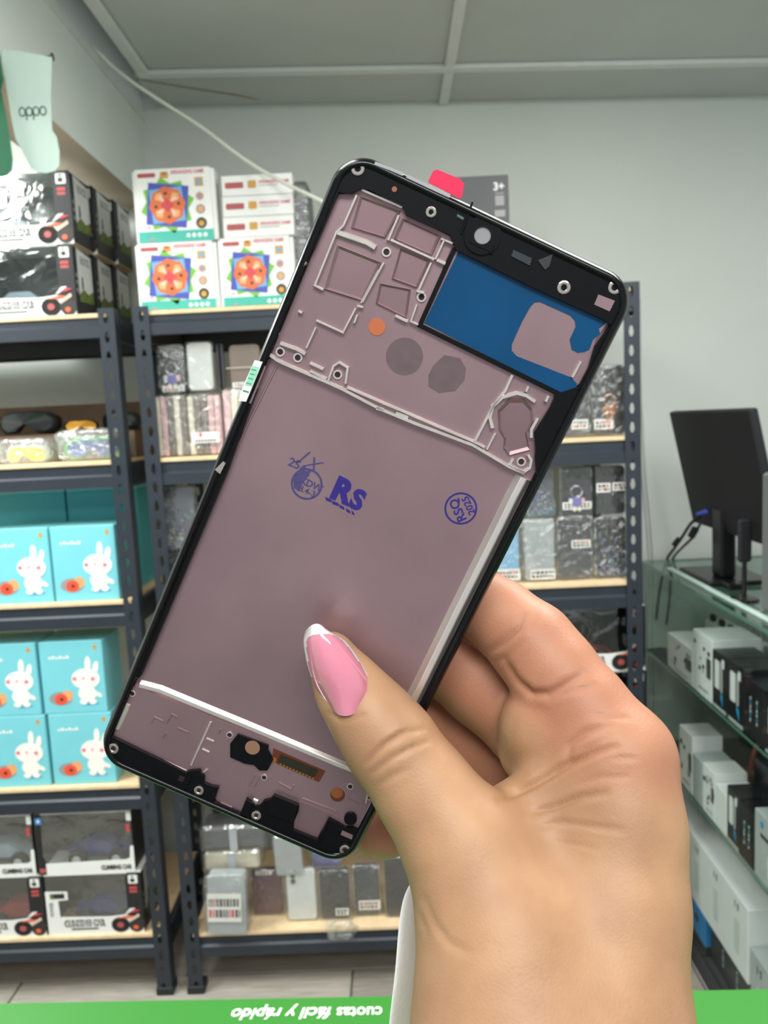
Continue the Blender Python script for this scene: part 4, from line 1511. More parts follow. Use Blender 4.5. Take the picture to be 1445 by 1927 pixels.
def _pose():
    q = [(650, 275), (1206, 537), (657, 1638), (180, 1429)]
    src = [(0, 0), (PWm, 0), (PWm, PHm), (0, PHm)]
    A = []
    for (u, v), (x, y) in zip(src, q):
        x, y = (x - CXP) / FPX, (y - CYP) / FPX
        A.append([u, v, 1, 0, 0, 0, -x * u, -x * v, -x])
        A.append([0, 0, 0, u, v, 1, -y * u, -y * v, -y])
    M = np.linalg.svd(np.array(A, float))[2][-1].reshape(3, 3)
    if M[2, 2] < 0: M = -M
    s = 1 / math.sqrt(np.linalg.norm(M[:, 0]) * np.linalg.norm(M[:, 1]))
    M = M * s
    r1 = M[:, 0] / np.linalg.norm(M[:, 0])
    r2 = M[:, 1] - r1 * (r1 @ M[:, 1])
    r2 /= np.linalg.norm(r2)
    return r1, r2, M[:, 2]


_r1, _r2, _t = _pose()
c2w = lambda v: _R * float(v[0]) - _U * float(v[1]) + _F * float(v[2])     # camera space (x right, y down, z forward) -> world direction
PX, PY = c2w(_r1), -c2w(_r2)
PZ = PX.cross(PY)
ctr = CAM + c2w(_t + _r1 * PWm / 2 + _r2 * PHm / 2)
phone = thing('disassembled_phone', 'phone middle frame with pinkish metal plate and blue film held in the hand', 'phone frame')
phone.matrix_world = Matrix(((PX.x, PY.x, PZ.x, ctr.x), (PX.y, PY.y, PZ.y, ctr.y), (PX.z, PY.z, PZ.z, ctr.z), (0, 0, 0, 1)))


def L(x, y, h=0.0):
    """image point -> place on the phone at height h (mm) above the rim plane"""
    d = ray(x, y)
    o = ctr + PZ * (h / 1000)
    p = CAM + d * ((o - CAM).dot(PZ) / d.dot(PZ))
    q = p - ctr
    return (q.dot(PX), q.dot(PY))


def LL_(pp, h=0.0): return [L(x, y, h) for x, y in pp]


def keep_in(p, ins=.0014, r=.0062):
    """pull a point inside the rounded outline of the rim"""
    a, b = HW - ins - r, HH - ins - r
    qx, qy = max(-a, min(a, p[0])), max(-b, min(b, p[1]))
    d = math.hypot(p[0] - qx, p[1] - qy)
    if d <= r: return p
    return (qx + (p[0] - qx) * r / d, qy + (p[1] - qy) * r / d)


def phone_metal():
    m = mat('phone_plate_metal', (162, 136, 141), 0.40, metal=0.72, var=0.10, scale=32, bump=0.02, bscale=2500)
    return m


m_pm = phone_metal()
m_pm2 = mat('phone_pocket_metal_shaded', (150, 124, 129), 0.42, metal=0.72, var=0.08, scale=40)  # plate metal in a darker tone, recess shade put into the colour
m_rib = mat('phone_rib_metal_lit', (238, 230, 224), 0.30, metal=0.85, var=0.08, scale=300)  # plate metal whitened so the ribs carry a painted highlight
m_ridge = mat('phone_ridge_metal_lit', (242, 236, 230), 0.36, metal=0.85, var=0.05, scale=60, stretch=(3, 0.4, 1))  # near-white tone stands in for a bright reflection on the tray walls
m_pb = mat('phone_black_plastic', (6, 7, 11), 0.38, var=0.2, scale=300, spec=0.22)
m_pbg = mat('phone_black_gloss', (7, 8, 12), 0.20, spec=0.35)
m_film = mat('phone_blue_film', (0, 70, 114), 0.30, var=0.12, scale=45, spec=0.3)
m_hole = mat('phone_hole_dark', (38, 14, 14), 0.7)
m_screw = mat('phone_screw_steel', (208, 200, 192), 0.25, metal=0.9)
m_orng = mat('phone_orange_dot', (190, 104, 66), 0.55)
m_smudge = mat('phone_grey_dot', (100, 84, 89), 0.6, var=0.08, scale=400)
m_redtab = mat('pull_tab_red', (240, 30, 84), 0.5)
m_wsti = mat('phone_sticker_white', (236, 240, 236), 0.5)
m_gsti = mat('phone_sticker_green', (150, 222, 190), 0.5)
m_gsti2 = mat('phone_sticker_print', (60, 150, 120), 0.5)
m_ink1 = mat('stamp_violet', (38, 24, 122), 0.6)
m_ink2 = mat('stamp_faded_violet', (70, 62, 112), 0.7, var=0.12, scale=500)
m_flexg = mat('flex_gold', (200, 140, 60), 0.3, metal=0.8)
m_flexb = mat('flex_brown', (94, 44, 24), 0.4)
m_flexk = mat('flex_dark', (52, 52, 40), 0.25, metal=0.4)
HW, HH = PWm / 2, PHm / 2
mm = 0.001

# outer rim: rounded ring with a rolled outside edge
def rim():
    R_ = .0074
    secs = [(-.0002, -7.6), (.0010, -8.0), (.0021, -7.2), (.0021, -2.9), (.0018, -0.2), (.0011, 0.1), (.0003, -0.5), (-.0004, -2.0), (-.0006, -4.5)]
    rows = []
    for ins, h in secs:
        rows.append([(x, y, h * mm) for x, y in rrect(-HW + ins, HW - ins, -HH + ins, HH - ins, max(R_ - ins, .003), 10)])
    rows.append(rows[0])
    return MB().grid(rows, m_pbg, wrap=True)


rim().build('outer_rim', phone, smooth=True)
MB().prism(rrect(-HW + .0012, HW - .0012, -HH + .0012, HH - .0012, .0064, 8), -7.9 * mm, -7.2 * mm, m_pbg).build('display_glass', phone)
MB().prism(rrect(-HW + .0015, HW - .0015, -HH + .0015, HH - .0015, .006, 8), -7.1 * mm, -2.7 * mm, m_pm).build('metal_plate', phone)


def plate(name, pp, h0, h1, m, parent=phone, clip=False):
    P = LL_(pp, h1)
    if clip:
        Q = []
        for i, p in enumerate(P):
            q = P[(i + 1) % len(P)]
            Q += [keep_in((p[0] + (q[0] - p[0]) * k / 4, p[1] + (q[1] - p[1]) * k / 4)) for k in range(4)]
        P = Q
    return MB().prism(P, h0 * mm, h1 * mm, m).build(name, parent)


def bar(name, pp, w, h0, h1, m=None, top=.55, parent=phone, closed=False):
    """raised rib along an image path; w in mm"""
    P = [Vector(L(x, y, h1)) for x, y in pp]
    n = len(P)
    rows = []
    for i in range(n):
        d0 = (P[i] - P[i - 1]).normalized() if i > 0 else (P[1] - P[0]).normalized()
        d1 = (P[i + 1] - P[i]).normalized() if i < n - 1 else d0
        d = (d0 + d1)
        d = d.normalized() if d.length > 1e-6 else d0
        s = Vector((-d.y, d.x)) / max(.5, d.dot(d0))
        hw = w / 2 * mm
        rows.append([(*(P[i] + s * hw), h0 * mm), (*(P[i] + s * hw * (top + .15)), (h1 - .12) * mm), (*(P[i] + s * hw * top), h1 * mm), (*(P[i] - s * hw * top), h1 * mm),
                     (*(P[i] - s * hw * (top + .15)), (h1 - .12) * mm), (*(P[i] - s * hw), h0 * mm)])
    b = MB().grid(rows, m or m_rib)
    k = len(b.v)
    b.f.append(tuple(range(6))); b.mi.append(0)
    b.f.append(tuple(range(k - 6, k))[::-1]); b.mi.append(0)
    return b.build(name, parent)


def disc(name, x, y, rpx, h0, h1, m, parent=phone, n=20):
    c = Vector(L(x, y, h1))
    r = (Vector(L(x + rpx, y, h1)) - c).length
    return MB().prism(ell(c.x, c.y, r, n=n), h0 * mm, h1 * mm, m).build(name, parent)


# ---- raised decks of the plate
plate('upper_deck', [(636, 366), (662, 364), (678, 356), (757, 389), (764, 404), (846, 444), (852, 460), (835, 500), (792, 612), (1058, 742), (1040, 760), (1006, 812), (1008, 846), (1000, 880), (985, 890),
                     (715, 772), (614, 720), (533, 685), (503, 668), (521, 625), (556, 528), (575, 490), (586, 475)], -2.7, -2.1, m_pm, clip=True)
plate('lower_deck', [(247, 1290), (262, 1296), (460, 1374), (560, 1412), (640, 1445), (712, 1472), (745, 1490), (716, 1548), (690, 1575), (600, 1590), (540, 1570), (440, 1535), (354, 1458), (214, 1390), (208, 1374), (219, 1352)], -2.7, -1.9, m_pm, clip=True)
plate('film_ledge', [(852, 462), (1148, 600), (1120, 640), (1108, 690), (1100, 712), (1085, 726), (1062, 746), (790, 614)], -2.7, -1.7, m_pm, clip=True)
# ---- black plastic
plate('top_plastic', [(600, 372), (640, 310), (690, 296), (760, 325), (880, 378), (1000, 436), (1130, 500), (1172, 545), (1168, 590), (1152, 612), (1140, 604), (1128, 598), (1000, 540), (858, 470), (853, 458),
                      (847, 441), (764, 404), (757, 388), (693, 357), (677, 354), (662, 363), (637, 361), (590, 470), (575, 470)], -2.7, -0.6, m_pb, clip=True)
plate('side_plastic', [(1172, 590), (1160, 640), (1100, 760), (1034, 890), (1012, 930), (1009, 880), (1008, 846), (1006, 814), (1036, 765), (1046, 742), (1088, 728), (1108, 690), (1118, 655), (1150, 610)], -2.7, -0.7, m_pb, clip=True)
plate('side_plastic', [(1034, 890), (1000, 960), (930, 1100), (840, 1275), (720, 1520), (702, 1515), (815, 1290), (902, 1130), (941, 1043), (970, 988), (1008, 908), (1012, 880)], -2.7, -0.9, m_pb, clip=True)
plate('side_plastic', [(585, 475), (560, 505), (502, 650), (440, 800), (414, 872), (300, 1135), (246, 1268), (262, 1276), (320, 1140), (430, 880), (458, 800), (508, 666), (558, 530), (576, 492)], -2.7, -0.8, m_pb, clip=True)
plate('bottom_plastic', [(212, 1388), (350, 1455), (354, 1452), (374, 1450), (384, 1464), (383, 1474), (397, 1480), (411, 1482), (402, 1510), (438, 1530), (452, 1531), (463, 1504), (476, 1513), (478, 1520), (488, 1518),
                         (496, 1508), (508, 1505), (515, 1497), (562, 1516), (561, 1528), (552, 1549), (552, 1563), (596, 1581), (618, 1541), (637, 1551), (648, 1558), (664, 1559), (683, 1568), (687, 1580), (700, 1560), (705, 1575),
                         (668, 1618), (645, 1625), (610, 1612), (500, 1562), (316, 1484), (215, 1440), (196, 1418), (200, 1380)], -2.7, -0.7, m_pb, clip=True)
disc('plastic_knob', 659, 1542, 12, -1.9, -0.9, m_pb)
plate('microphone_seat', [(447, 1382), (505, 1403), (504, 1412), (514, 1430), (508, 1441), (503, 1450), (488, 1450), (478, 1440), (460, 1437), (433, 1425), (433, 1400)], -1.9, -1.2, m_pb)
disc('microphone_mesh', 475, 1407, 14, -1.2, -1.1, mat('mic_brown', (140, 104, 86), .6))
bar('film_border', [(856, 466), (790, 612), (1060, 745)], 1.1, -1.7, -1.1, m_pb, top=.8)
bar('film_border', [(860, 464), (1000, 530), (1066, 562)], 1.6, -1.7, -0.9, m_pb, top=.8)
# ---- blue film
plate('blue_film', [(862, 474), (1000, 538), (1128, 598), (1142, 607), (1127, 618), (1129, 629), (1116, 639), (1109, 658), (1100, 662), (1088, 664), (1076, 658), (1072, 639), (1083, 615), (1082, 604), (1074, 594),
                    (1016, 568), (1006, 569), (998, 577), (982, 606), (963, 648), (963, 660), (972, 670), (1074, 710), (1086, 722), (1080, 738), (1056, 741), (798, 608)], -1.7, -1.55, m_film)
plate('light_pad', [(1126, 554), (1157, 566), (1147, 586), (1118, 573)], -0.6, -0.5, m_pm)
bar('rib', [(1093, 680), (1077, 710)], .9, -1.7, -1.0)
# ---- ribs on the upper deck
UR = [([(681, 357), (757, 390)], .7), ([(671, 367), (646, 424), (633, 436), (592, 537), (608, 545)], .7), ([(635, 437), (655, 444), (690, 456), (706, 466)], 1.5),
      ([(750, 405), (730, 452)], .7), ([(735, 451), (755, 460), (817, 488)], .7), ([(836, 451), (819, 488)], .6), ([(830, 449), (852, 458)], .6), ([(822, 489), (838, 496)], 1.0),
      ([(722, 494), (682, 568)], .6), ([(712, 508), (679, 570)], .5), ([(811, 494), (788, 545)], .7), ([(784, 573), (773, 605), (787, 611)], .6), ([(744, 594), (767, 605)], .9),
      ([(595, 603), (645, 626), (669, 580)], .6), ([(672, 575), (683, 578)], .7), ([(594, 616), (576, 655)], .6), ([(527, 646), (556, 656), (574, 666)], 1.0), ([(583, 683), (608, 695)], .8),
      ([(583, 698), (614, 713)], .8), ([(672, 592), (666, 608)], .6), ([(561, 585), (568, 589)], .7),
      ([(575, 490), (556, 530), (521, 626), (503, 665), (521, 678), (533, 684), (614, 719), (643, 732), (715, 770), (783, 798), (890, 838), (959, 879), (987, 890)], 1.0),
      ([(653, 729), (720, 758), (893, 832), (912, 842)], .8), ([(617, 717), (627, 689), (638, 682), (654, 692), (650, 722)], .7),
      ([(964, 706), (950, 736), (927, 766), (893, 831)], .9), ([(932, 815), (916, 846)], .7), ([(1032, 745), (1027, 756)], .9), ([(994, 727), (990, 737)], .7), ([(1012, 787), (1000, 809), (1000, 824)], 1.0),
      ([(965, 863), (959, 876), (985, 889), (997, 881), (1000, 866), (994, 856)], .9),
      ([(927, 806), (922, 786), (927, 765), (945, 748), (973, 740), (991, 745), (1007, 756)], 1.1), ([(784, 547), (798, 551)], .8), ([(708, 768), (722, 772)], 1.2), ([(745, 777), (768, 786)], 1.0)]
for pp, w in UR:
    bar('rib', pp, w * 1.1, -2.3, -1.1)
# pocket floors sunk between low borders
def pocket(pp, h=-2.02):
    b = MB()
    o = LL_(pp, h)
    c = Vector((sum(p[0] for p in o) / len(o), sum(p[1] for p in o) / len(o)))
    inn = [tuple(c + (Vector(p) - c) * .88) for p in o]
    n = len(o)
    vs = [(*p, -1.55 * mm) for p in o] + [(*p, -2.06 * mm) for p in inn]
    b.add(vs, [(i, (i + 1) % n, n + (i + 1) % n, n + i) for i in range(n)], m_pm)
    b.add([(*p, -2.06 * mm) for p in inn], [tuple(range(n))], m_pm2)
    vs = [(*p, -1.55 * mm) for p in o] + [(*tuple(c + (Vector(p) - c) * 1.04), -2.1 * mm) for p in o]
    b.add(vs, [(i, (i + 1) % n, n + (i + 1) % n, n + i) for i in range(n)], m_pm)
    return b.build('pocket', phone)


for pp in ([(679, 370), (752, 398), (724, 447), (662, 428)], [(636, 462), (716, 494), (682, 566), (612, 544)], [(754, 468), (808, 491), (784, 541), (738, 524)], [(716, 534), (772, 545), (764, 598), (708, 570)],
           [(758, 412), (828, 444), (812, 480), (742, 449)], [(940, 808), (938, 772), (958, 752), (985, 752), (1000, 768), (1002, 792), (990, 815), (996, 846), (958, 856), (948, 842), (950, 824)]):
    pocket(pp)
# ---- battery tray walls
bar('tray_wall', [(986, 900), (968, 934), (940, 992), (905, 1062), (860, 1152), (800, 1275), (770, 1335)], 4.0, -2.7, -0.9, m_ridge, top=.25)
bar('tray_wall', [(1004, 915), (960, 1004), (900, 1128), (815, 1300), (795, 1340)], 1.0, -2.7, -1.0, m_pm, top=.6)
bar('tray_wall', [(262, 1290), (300, 1300), (380, 1333), (460, 1366), (560, 1408), (650, 1446), (720, 1476)], 2.6, -2.7, -1.9, m_ridge, top=.35)
bar('tray_line', [(520, 690), (470, 790), (400, 945), (330, 1105), (285, 1200)], .7, -2.7, -2.45, m_pm, top=.5)
bar('tray_line', [(506, 676), (440, 815), (330, 1070), (262, 1235)], .8, -2.7, -1.9, m_pm, top=.6)
# ---- lower deck details
for pp, w in (([(396, 1359), (376, 1403), (359, 1441)], .7), ([(378, 1457), (390, 1448)], .7), ([(240, 1326), (220, 1373)], 1.5), ([(212, 1389), (350, 1452)], .8), ([(414, 1372), (411, 1380)], .5), ([(480, 1458), (468, 1478)], .5),
              ([(489, 1460), (478, 1480)], .5), ([(524, 1473), (548, 1486), (552, 1478)], .5), ([(655, 1503), (678, 1515), (684, 1507)], .5), ([(569, 1503), (632, 1527), (636, 1533)], .5), ([(700, 1512), (684, 1545), (680, 1560)], .9),
              ([(693, 1490), (688, 1512)], .6), ([(476, 1507), (484, 1510)], 1.4), ([(284, 1361), (290, 1350), (307, 1358)], .5), ([(312, 1361), (323, 1344), (333, 1350)], .5), ([(334, 1370), (354, 1379)], .5), ([(305, 1388), (312, 1380)], .5),
              ([(388, 1390), (402, 1396)], .6), ([(380, 1410), (393, 1416)], .6), ([(415, 1511), (436, 1520)], .5)):
    bar('rib', pp, w, -1.95, -1.62, m_rib if w > .55 else m_pm)
pocket_l = MB().prism(LL_([(566, 1508), (624, 1532), (594, 1578), (556, 1562)], -1.85), -1.95 * mm, -1.82 * mm, m_pm2).build('pocket', phone)
fc = plate('flex_connector', [(514, 1408), (612, 1451), (606, 1462), (600, 1472), (522, 1438), (512, 1428)], -1.9, -1.75, m_flexb)
MB().prism(LL_([(528, 1420), (598, 1450), (590, 1463), (522, 1433)], -1.4), -1.75 * mm, -1.35 * mm, m_flexk).build('connector_block', fc)
fb = MB()
for k in range(11):
    x, y = 527 + k * 6.1, 1436 + k * 2.65
    fb.prism(LL_([(x, y), (x + 3.5, y + 1.5), (x + 2, y + 5), (x - 1.5, y + 3.5)], -1.6), -1.76 * mm, -1.65 * mm, m_flexg)
fb = fb.build('gold_contacts', fc)
fb['kind'] = 'stuff'
disc('gold_pad', 515, 1430, 5, -1.76, -1.6, m_flexg, fc)
hd2 = disc('window_hole', 635, 1496, 14, -1.95, -1.85, m_flexb)
disc('copper_disc', 634, 1492, 11, -1.85, -1.8, mat('copper_brown', (150, 92, 50), .4, metal=.3), hd2)
# ---- holes, screws, pads
for x, y in ((527, 662), (560, 673), (635, 705), (727, 474), (793, 559), (981, 869)):
    c = Vector(L(x, y, -1.6))
    b = MB().ring(ell(c.x, c.y, .0011, n=18), ell(c.x, c.y, .00072, n=18), -2.1 * mm, -1.75 * mm, m_rib)
    r = b.build('screw_boss', phone)
    MB().prism(ell(c.x, c.y, .00074, n=16), -2.1 * mm, -1.95 * mm, m_hole).build('screw_hole', r)
for x, y in ((249, 1305), (432, 1383), (497, 1463), (659, 1480), (696, 1500)):
    c = Vector(L(x, y, -1.85))
    b = MB().ring(ell(c.x, c.y, .00085, n=16), ell(c.x, c.y, .00062, n=16), -1.9 * mm, -1.7 * mm, m_rib)
    r = b.build('screw_boss', phone)
    MB().prism(ell(c.x, c.y, .00064, n=14), -1.95 * mm, -1.85 * mm, m_hole).build('screw_hole', r)
for x, y, k in ((673, 317, 1), (811, 399, .8), (1061, 541, 1), (1157, 541, 1), (213, 1409, .95), (374, 1488, .85), (482, 1535, .85), (649, 1600, .95)):
    c = Vector(L(x, y, -.4))
    s = MB()
    ro, ri = .00150 * k, .00068 * k
    rows = []
    for r_, h_ in ((ro, -.7), (ro, -.38), (ro * .86, -.30), (ri * 1.25, -.30), (ri, -.42), (ri, -.66)):
        rows.append([(c.x + r_ * math.cos(2 * math.pi * i / 20), c.y + r_ * math.sin(2 * math.pi * i / 20), h_ * mm) for i in range(20)])
    s.grid(rows, m_screw, wrap=True)
    so = s.build('screw_insert', phone)
    MB().prism(ell(c.x, c.y, ri, n=14), -.69 * mm, -.62 * mm, m_hole).build('screw_hole', so)
disc('orange_pad', 709, 615, 16, -2.1, -1.95, m_orng)
disc('orange_pin', 742, 356, 5, -.6, -.45, mat('pin_copper', (150, 92, 72), .5))
disc('grey_pad', 761, 671, 35, -2.1, -2.07, m_smudge, n=28)
plate('grey_pad', [(815, 688), (836, 668), (866, 674), (877, 694), (874, 716), (856, 736), (826, 740), (806, 728), (806, 706)], -2.1, -2.07, m_smudge)
# front camera seat
c = Vector(L(908, 443, -.4))
cm = MB().ring(ell(c.x, c.y, .0042, n=28), ell(c.x, c.y, .0019, n=28), -.62 * mm, -.2 * mm, m_pb).build('camera_seat', phone)
MB().prism(ell(c.x, c.y, .0019, n=20), -.65 * mm, -.55 * mm, mat('camera_window', (150, 150, 152), .3)).build('camera_window', cm)
plate('earpiece_slot', [(966, 470), (1001, 486), (997, 500), (962, 482)], -.6, -.35, mat('earpiece_mesh', (44, 52, 58), .4))
plate('sensor_flap', [(1012, 490), (1040, 478), (1034, 500), (1026, 508)], -.6, -.3, mat('sensor_slate', (46, 48, 52), .5))
bar('plastic_ridge', [(889, 380), (868, 440)], .6, -.6, -.25, m_pbg)
bar('plastic_ridge', [(880, 455), (925, 476), (930, 462)], .6, -.6, -.2, m_pbg)
bar('plastic_ridge', [(860, 405), (872, 412)], .7, -.6, -.3, mat('plastic_glint', (90, 110, 112), .3))
bar('plastic_ridge', [(360 + 0, 1462), (352, 1478), (345, 1492)], .5, -.7, -.3, m_pbg)
bar('plastic_ridge', [(617, 1545), (600, 1588)], .7, -.7, -.1, m_pbg)
plate('plastic_recess', [(338, 1459), (348, 1463), (344, 1472), (334, 1468)], -.7, -.62, m_hole)
plate('plastic_tower', [(515, 1498), (560, 1516), (552, 1548), (500, 1530), (506, 1512)], -.7, .3, m_pb)
plate('plastic_tower', [(463, 1506), (474, 1512), (466, 1538), (453, 1533)], -.7, 0.0, m_pb)
plate('plastic_tower', [(644, 1563), (664, 1572), (662, 1580), (641, 1571)], -.7, -.5, m_pm)
# sticker on the rim, pull tab, clip
st = plate('rim_sticker', [(479, 678), (494, 681), (463, 756), (448, 754), (462, 716)], -.9, .35, m_wsti)
plate('sticker_print', [(475, 688), (488, 691), (474, 727), (461, 724)], .35, .42, m_gsti, st)
for pp in ([(473, 695), (482, 697)], [(470, 703), (479, 705)], [(467, 711), (476, 714)], [(463, 720), (473, 723)], [(457, 735), (468, 738)]):
    bar('sticker_line', pp, .35, .4, .46, m_gsti2, parent=st)
plate('clear_tape', [(494, 684), (500, 690), (472, 760), (462, 757)], -2.5, -.7, m_pm)
plate('rim_clip', [(404, 884), (420, 868), (424, 872), (414, 892)], -.8, .1, m_screw)
bar('rim_clip', [(575, 492), (566, 505), (560, 520)], 1.0, -.9, -.1, m_screw)
tab = MB().prism([(x, y) for x, y in LL_([(822, 319), (828, 321), (866, 337), (873, 345), (870, 367), (866, 374), (806, 344), (806, 340), (815, 322)], -7.0)], -7.1 * mm, -6.95 * mm, m_redtab).build('pull_tab', phone)
# silver key strip along the top rim
bar('rim_key', [(705, 307), (735, 318), (758, 328)], 1.1, -.6, .12, mat('key_white_metal', (240, 240, 240), .15, metal=.9), top=.6)
bar('rim_key', [(765, 331), (805, 350), (846, 369)], 1.2, -.6, .12, MATS['key_white_metal'], top=.6)

# ---- stamps on the tray floor
HS = -2.66
def stamp(s, x, y, size, m, rot=0.0, **kw):
    c = L(x, y, HS)
    return text(s, size, m, phone, (c[0], c[1], HS * mm), (0, 0, rot), name='stamp', depth=.00003, **kw)


stamp('R', 643, 925, .0078, m_ink1, fat=.055)
stamp('S', 672, 942, .0068, m_ink1, fat=.050)
for _i, (_x, _y, _w) in enumerate(((618, 941, 9), (631, 948, 10), (643, 955, 7), (655, 962, 6), (664, 966, 4))):
    plate('stamp_smear', [(_x - _w * .7, _y - 6), (_x + _w * .6, _y - 1), (_x + _w * .7, _y + 5), (_x + 1, _y + 3), (_x - _w * .5, _y + 1)], -2.69, HS, m_ink1)
stamp('J', 570, 858, .0046, m_ink2, shear=.3, rot=-.15)
stamp('X', 586, 873, .0046, m_ink2, shear=.35, rot=-.1)
stamp('25', 554, 873, .0030, m_ink2, fat=.02)
stamp('04', 573, 888, .0027, m_ink2, fat=.05, rot=-.2)
stamp('XDW', 585, 912, .0024, m_ink2, fat=.03)
stamp('8.4-3', 578, 925, .0021, m_ink2, fat=.02)
stamp('RSQ', 862, 960, .0032, m_ink1, rot=math.radians(140), fat=.02)
stamp('2025', 882, 951, .0024, m_ink1, rot=math.radians(140), fat=.02)


def ring_stamp(x, y, rpx, wpx, m):
    c = Vector(L(x, y, HS))
    r = (Vector(L(x + rpx, y, HS)) - c).length
    r2 = (Vector(L(x + rpx - wpx, y, HS)) - c).length
    MB().ring(ell(c.x, c.y, r, n=40), ell(c.x, c.y, r2, n=40), -2.69 * mm, HS * mm, m).build('stamp_ring', phone)


ring_stamp(577, 911, 30, 4, m_ink2)
ring_stamp(867, 957, 31, 3.5, m_ink1)
bl_ = plate('stamp_blot', [(556, 893), (572, 886), (582, 894), (570, 908), (562, 925), (553, 918), (552, 905)], -2.69, HS, m_ink2)
# ================================================================== HAND
# control points in camera space (metres): pixel x, pixel y, depth
def K(x, y, d):
    return np.array([(x - CXP) / FPX * d, (y - CYP) / FPX * d, d])


def chain_sdf(G, chain, k=0.005):
    """smooth union of round cones along a chain of (point, radius)"""
    full = np.full(G.shape[:3], 0.05, np.float32)
    for (a, ra), (b, rb) in zip(chain[:-1], chain[1:]):
        l_ = np.minimum(a - ra, b - rb) - .013
        h_ = np.maximum(a + ra, b + rb) + .013
        i0 = np.clip(((l_ - lo) / ST).astype(int), 0, None)
        i1 = np.clip(((h_ - lo) / ST).astype(int) + 2, 0, np.array(G.shape[:3]))
        if (i1 <= i0).any(): continue
        sl = tuple(slice(p, q) for p, q in zip(i0, i1))
        g = G[sl]
        ab = (b - a).astype(np.float32)
        pa = g - a.astype(np.float32)
        t = np.clip((pa @ ab) / (ab @ ab), 0, 1)
        pa -= t[..., None] * ab
        d = np.sqrt((pa * pa).sum(-1)) - (ra + (rb - ra) * t)
        full[sl] = smin(full[sl], d, k)
    return full


def smin(a, b, k):
    h = np.maximum(k - np.abs(a - b), 0) / k
    return np.minimum(a, b) - h * h * h * k / 6.0


def surface_nets(D, org, st):
    """naive surface nets on a scalar grid; returns verts, quads"""
    nx, ny, nz = D.shape
    S = D < 0
    c = np.zeros((nx - 1, ny - 1, nz - 1), np.int8)
    for dx in (0, 1):
        for dy in (0, 1):
            for dz in (0, 1):
                c += S[dx:nx - 1 + dx, dy:ny - 1 + dy, dz:nz - 1 + dz]
    act = (c > 0) & (c < 8)
    idx = -np.ones(act.shape, np.int64)
    I = np.argwhere(act)
    idx[act] = np.arange(len(I))
    acc = np.zeros((len(I), 3))
    cnt = np.zeros(len(I))
    cor = [(a, b, e) for a in (0, 1) for b in (0, 1) for e in (0, 1)]
    for p in cor:
        for ax in range(3):
            if p[ax]: continue
            q = list(p); q[ax] = 1
            d0 = D[I[:, 0] + p[0], I[:, 1] + p[1], I[:, 2] + p[2]]
            d1 = D[I[:, 0] + q[0], I[:, 1] + q[1], I[:, 2] + q[2]]
            m = (d0 < 0) != (d1 < 0)
            t = np.where(m, d0 / np.where(m, d0 - d1, 1), 0)
            pos = np.array(p, float)[None, :].repeat(len(I), 0)
            pos[:, ax] += t
            acc[m] += pos[m]
            cnt[m] += 1
    V = org + (I + acc / cnt[:, None]) * st
    F = []
    for ax in range(3):
        u, v = (ax + 1) % 3, (ax + 2) % 3
        sl0 = [slice(None)] * 3; sl1 = [slice(None)] * 3
        sl0[ax] = slice(0, -1); sl1[ax] = slice(1, None)
        A, B = S[tuple(sl0)], S[tuple(sl1)]
        E = np.argwhere(A != B)
        ok = (E[:, u] > 0) & (E[:, v] > 0) & (E[:, u] < D.shape[u] - 1) & (E[:, v] < D.shape[v] - 1)
        E = E[ok]
        fl = A[E[:, 0], E[:, 1], E[:, 2]]
        def g(du, dv):
            q = E.copy(); q[:, u] += du; q[:, v] += dv
            return idx[q[:, 0], q[:, 1], q[:, 2]]
        Q = np.stack([g(-1, -1), g(0, -1), g(0, 0), g(-1, 0)], 1)
        Q[~fl] = Q[~fl][:, ::-1]
        F.append(Q)
    return V, np.concatenate(F)


R = lambda mm_: mm_ / 1000.0
thumb = [(K(622, 1236, .1905), R(6.3)), (K(660, 1300, .1895), R(8.0)), (K(700, 1352, .1885), R(9.4)), (K(737, 1402, .1875), R(10.6)), (K(800, 1490, .1855), R(11.4)),
         (K(872, 1592, .1825), R(14.0)), (K(945, 1760, .1770), R(19.2)), (K(968, 1960, .1690), R(21.2))]
radial = [(K(1158, 1432, .1905), R(14.6)), (K(1160, 1560, .1865), R(15.6)), (K(1146, 1700, .1820), R(17.6)), (K(1110, 1960, .1720), R(21.0))]
palm_mid = [(K(1065, 1640, .1950), R(19.0)), (K(1035, 1800, .1850), R(22)), (K(1035, 1980, .1750), R(23))]
palm_deep = [(K(1120, 1480, .2080), R(15.0)), (K(1070, 1560, .2180), R(15.0)), (K(1030, 1680, .2180), R(16.0)), (K(1030, 1900, .1900), R(20))]
web = [(K(935, 1605, .1850), R(11.5)), (K(1015, 1565, .1900), R(11.0)), (K(1110, 1500, .1910), R(12.5))]
fold = [(K(955, 1507, .1935), R(4.5)), (K(1020, 1478, .1905), R(6.0)), (K(1110, 1440, .1885), R(8.0))]
fold2 = [(K(990, 1540, .1885), R(5.0)), (K(1060, 1525, .1870), R(6.5)), (K(1130, 1515, .1850), R(9.0))]
forearm = [(K(968, 1960, .1690), R(21.2)), (np.array([.034, .215, .150]), R(25)), (np.array([.045, .330, .115]), R(29))]
forearm2 = [(K(1110, 1960, .1720), R(21.0)), (np.array([.056, .215, .155]), R(24)), (np.array([.065, .330, .120]), R(28))]
index = [(K(1158, 1428, .1915), R(14.2)), (K(1095, 1335, .1960), R(11.8)), (K(1040, 1262, .2000), R(11.2)), (K(1000, 1212, .2035), R(11.0)), (K(940, 1160, .2085), R(9.8)), (K(875, 1120, .2125), R(9.2)), (K(800, 1088, .2125), R(8.2)), (K(745, 1075, .2115), R(7.2))]
index_pad = [(K(1098, 1402, .1945), R(12.5)), (K(1030, 1372, .2005), R(12.0)), (K(1015, 1408, .2040), R(11.0))]
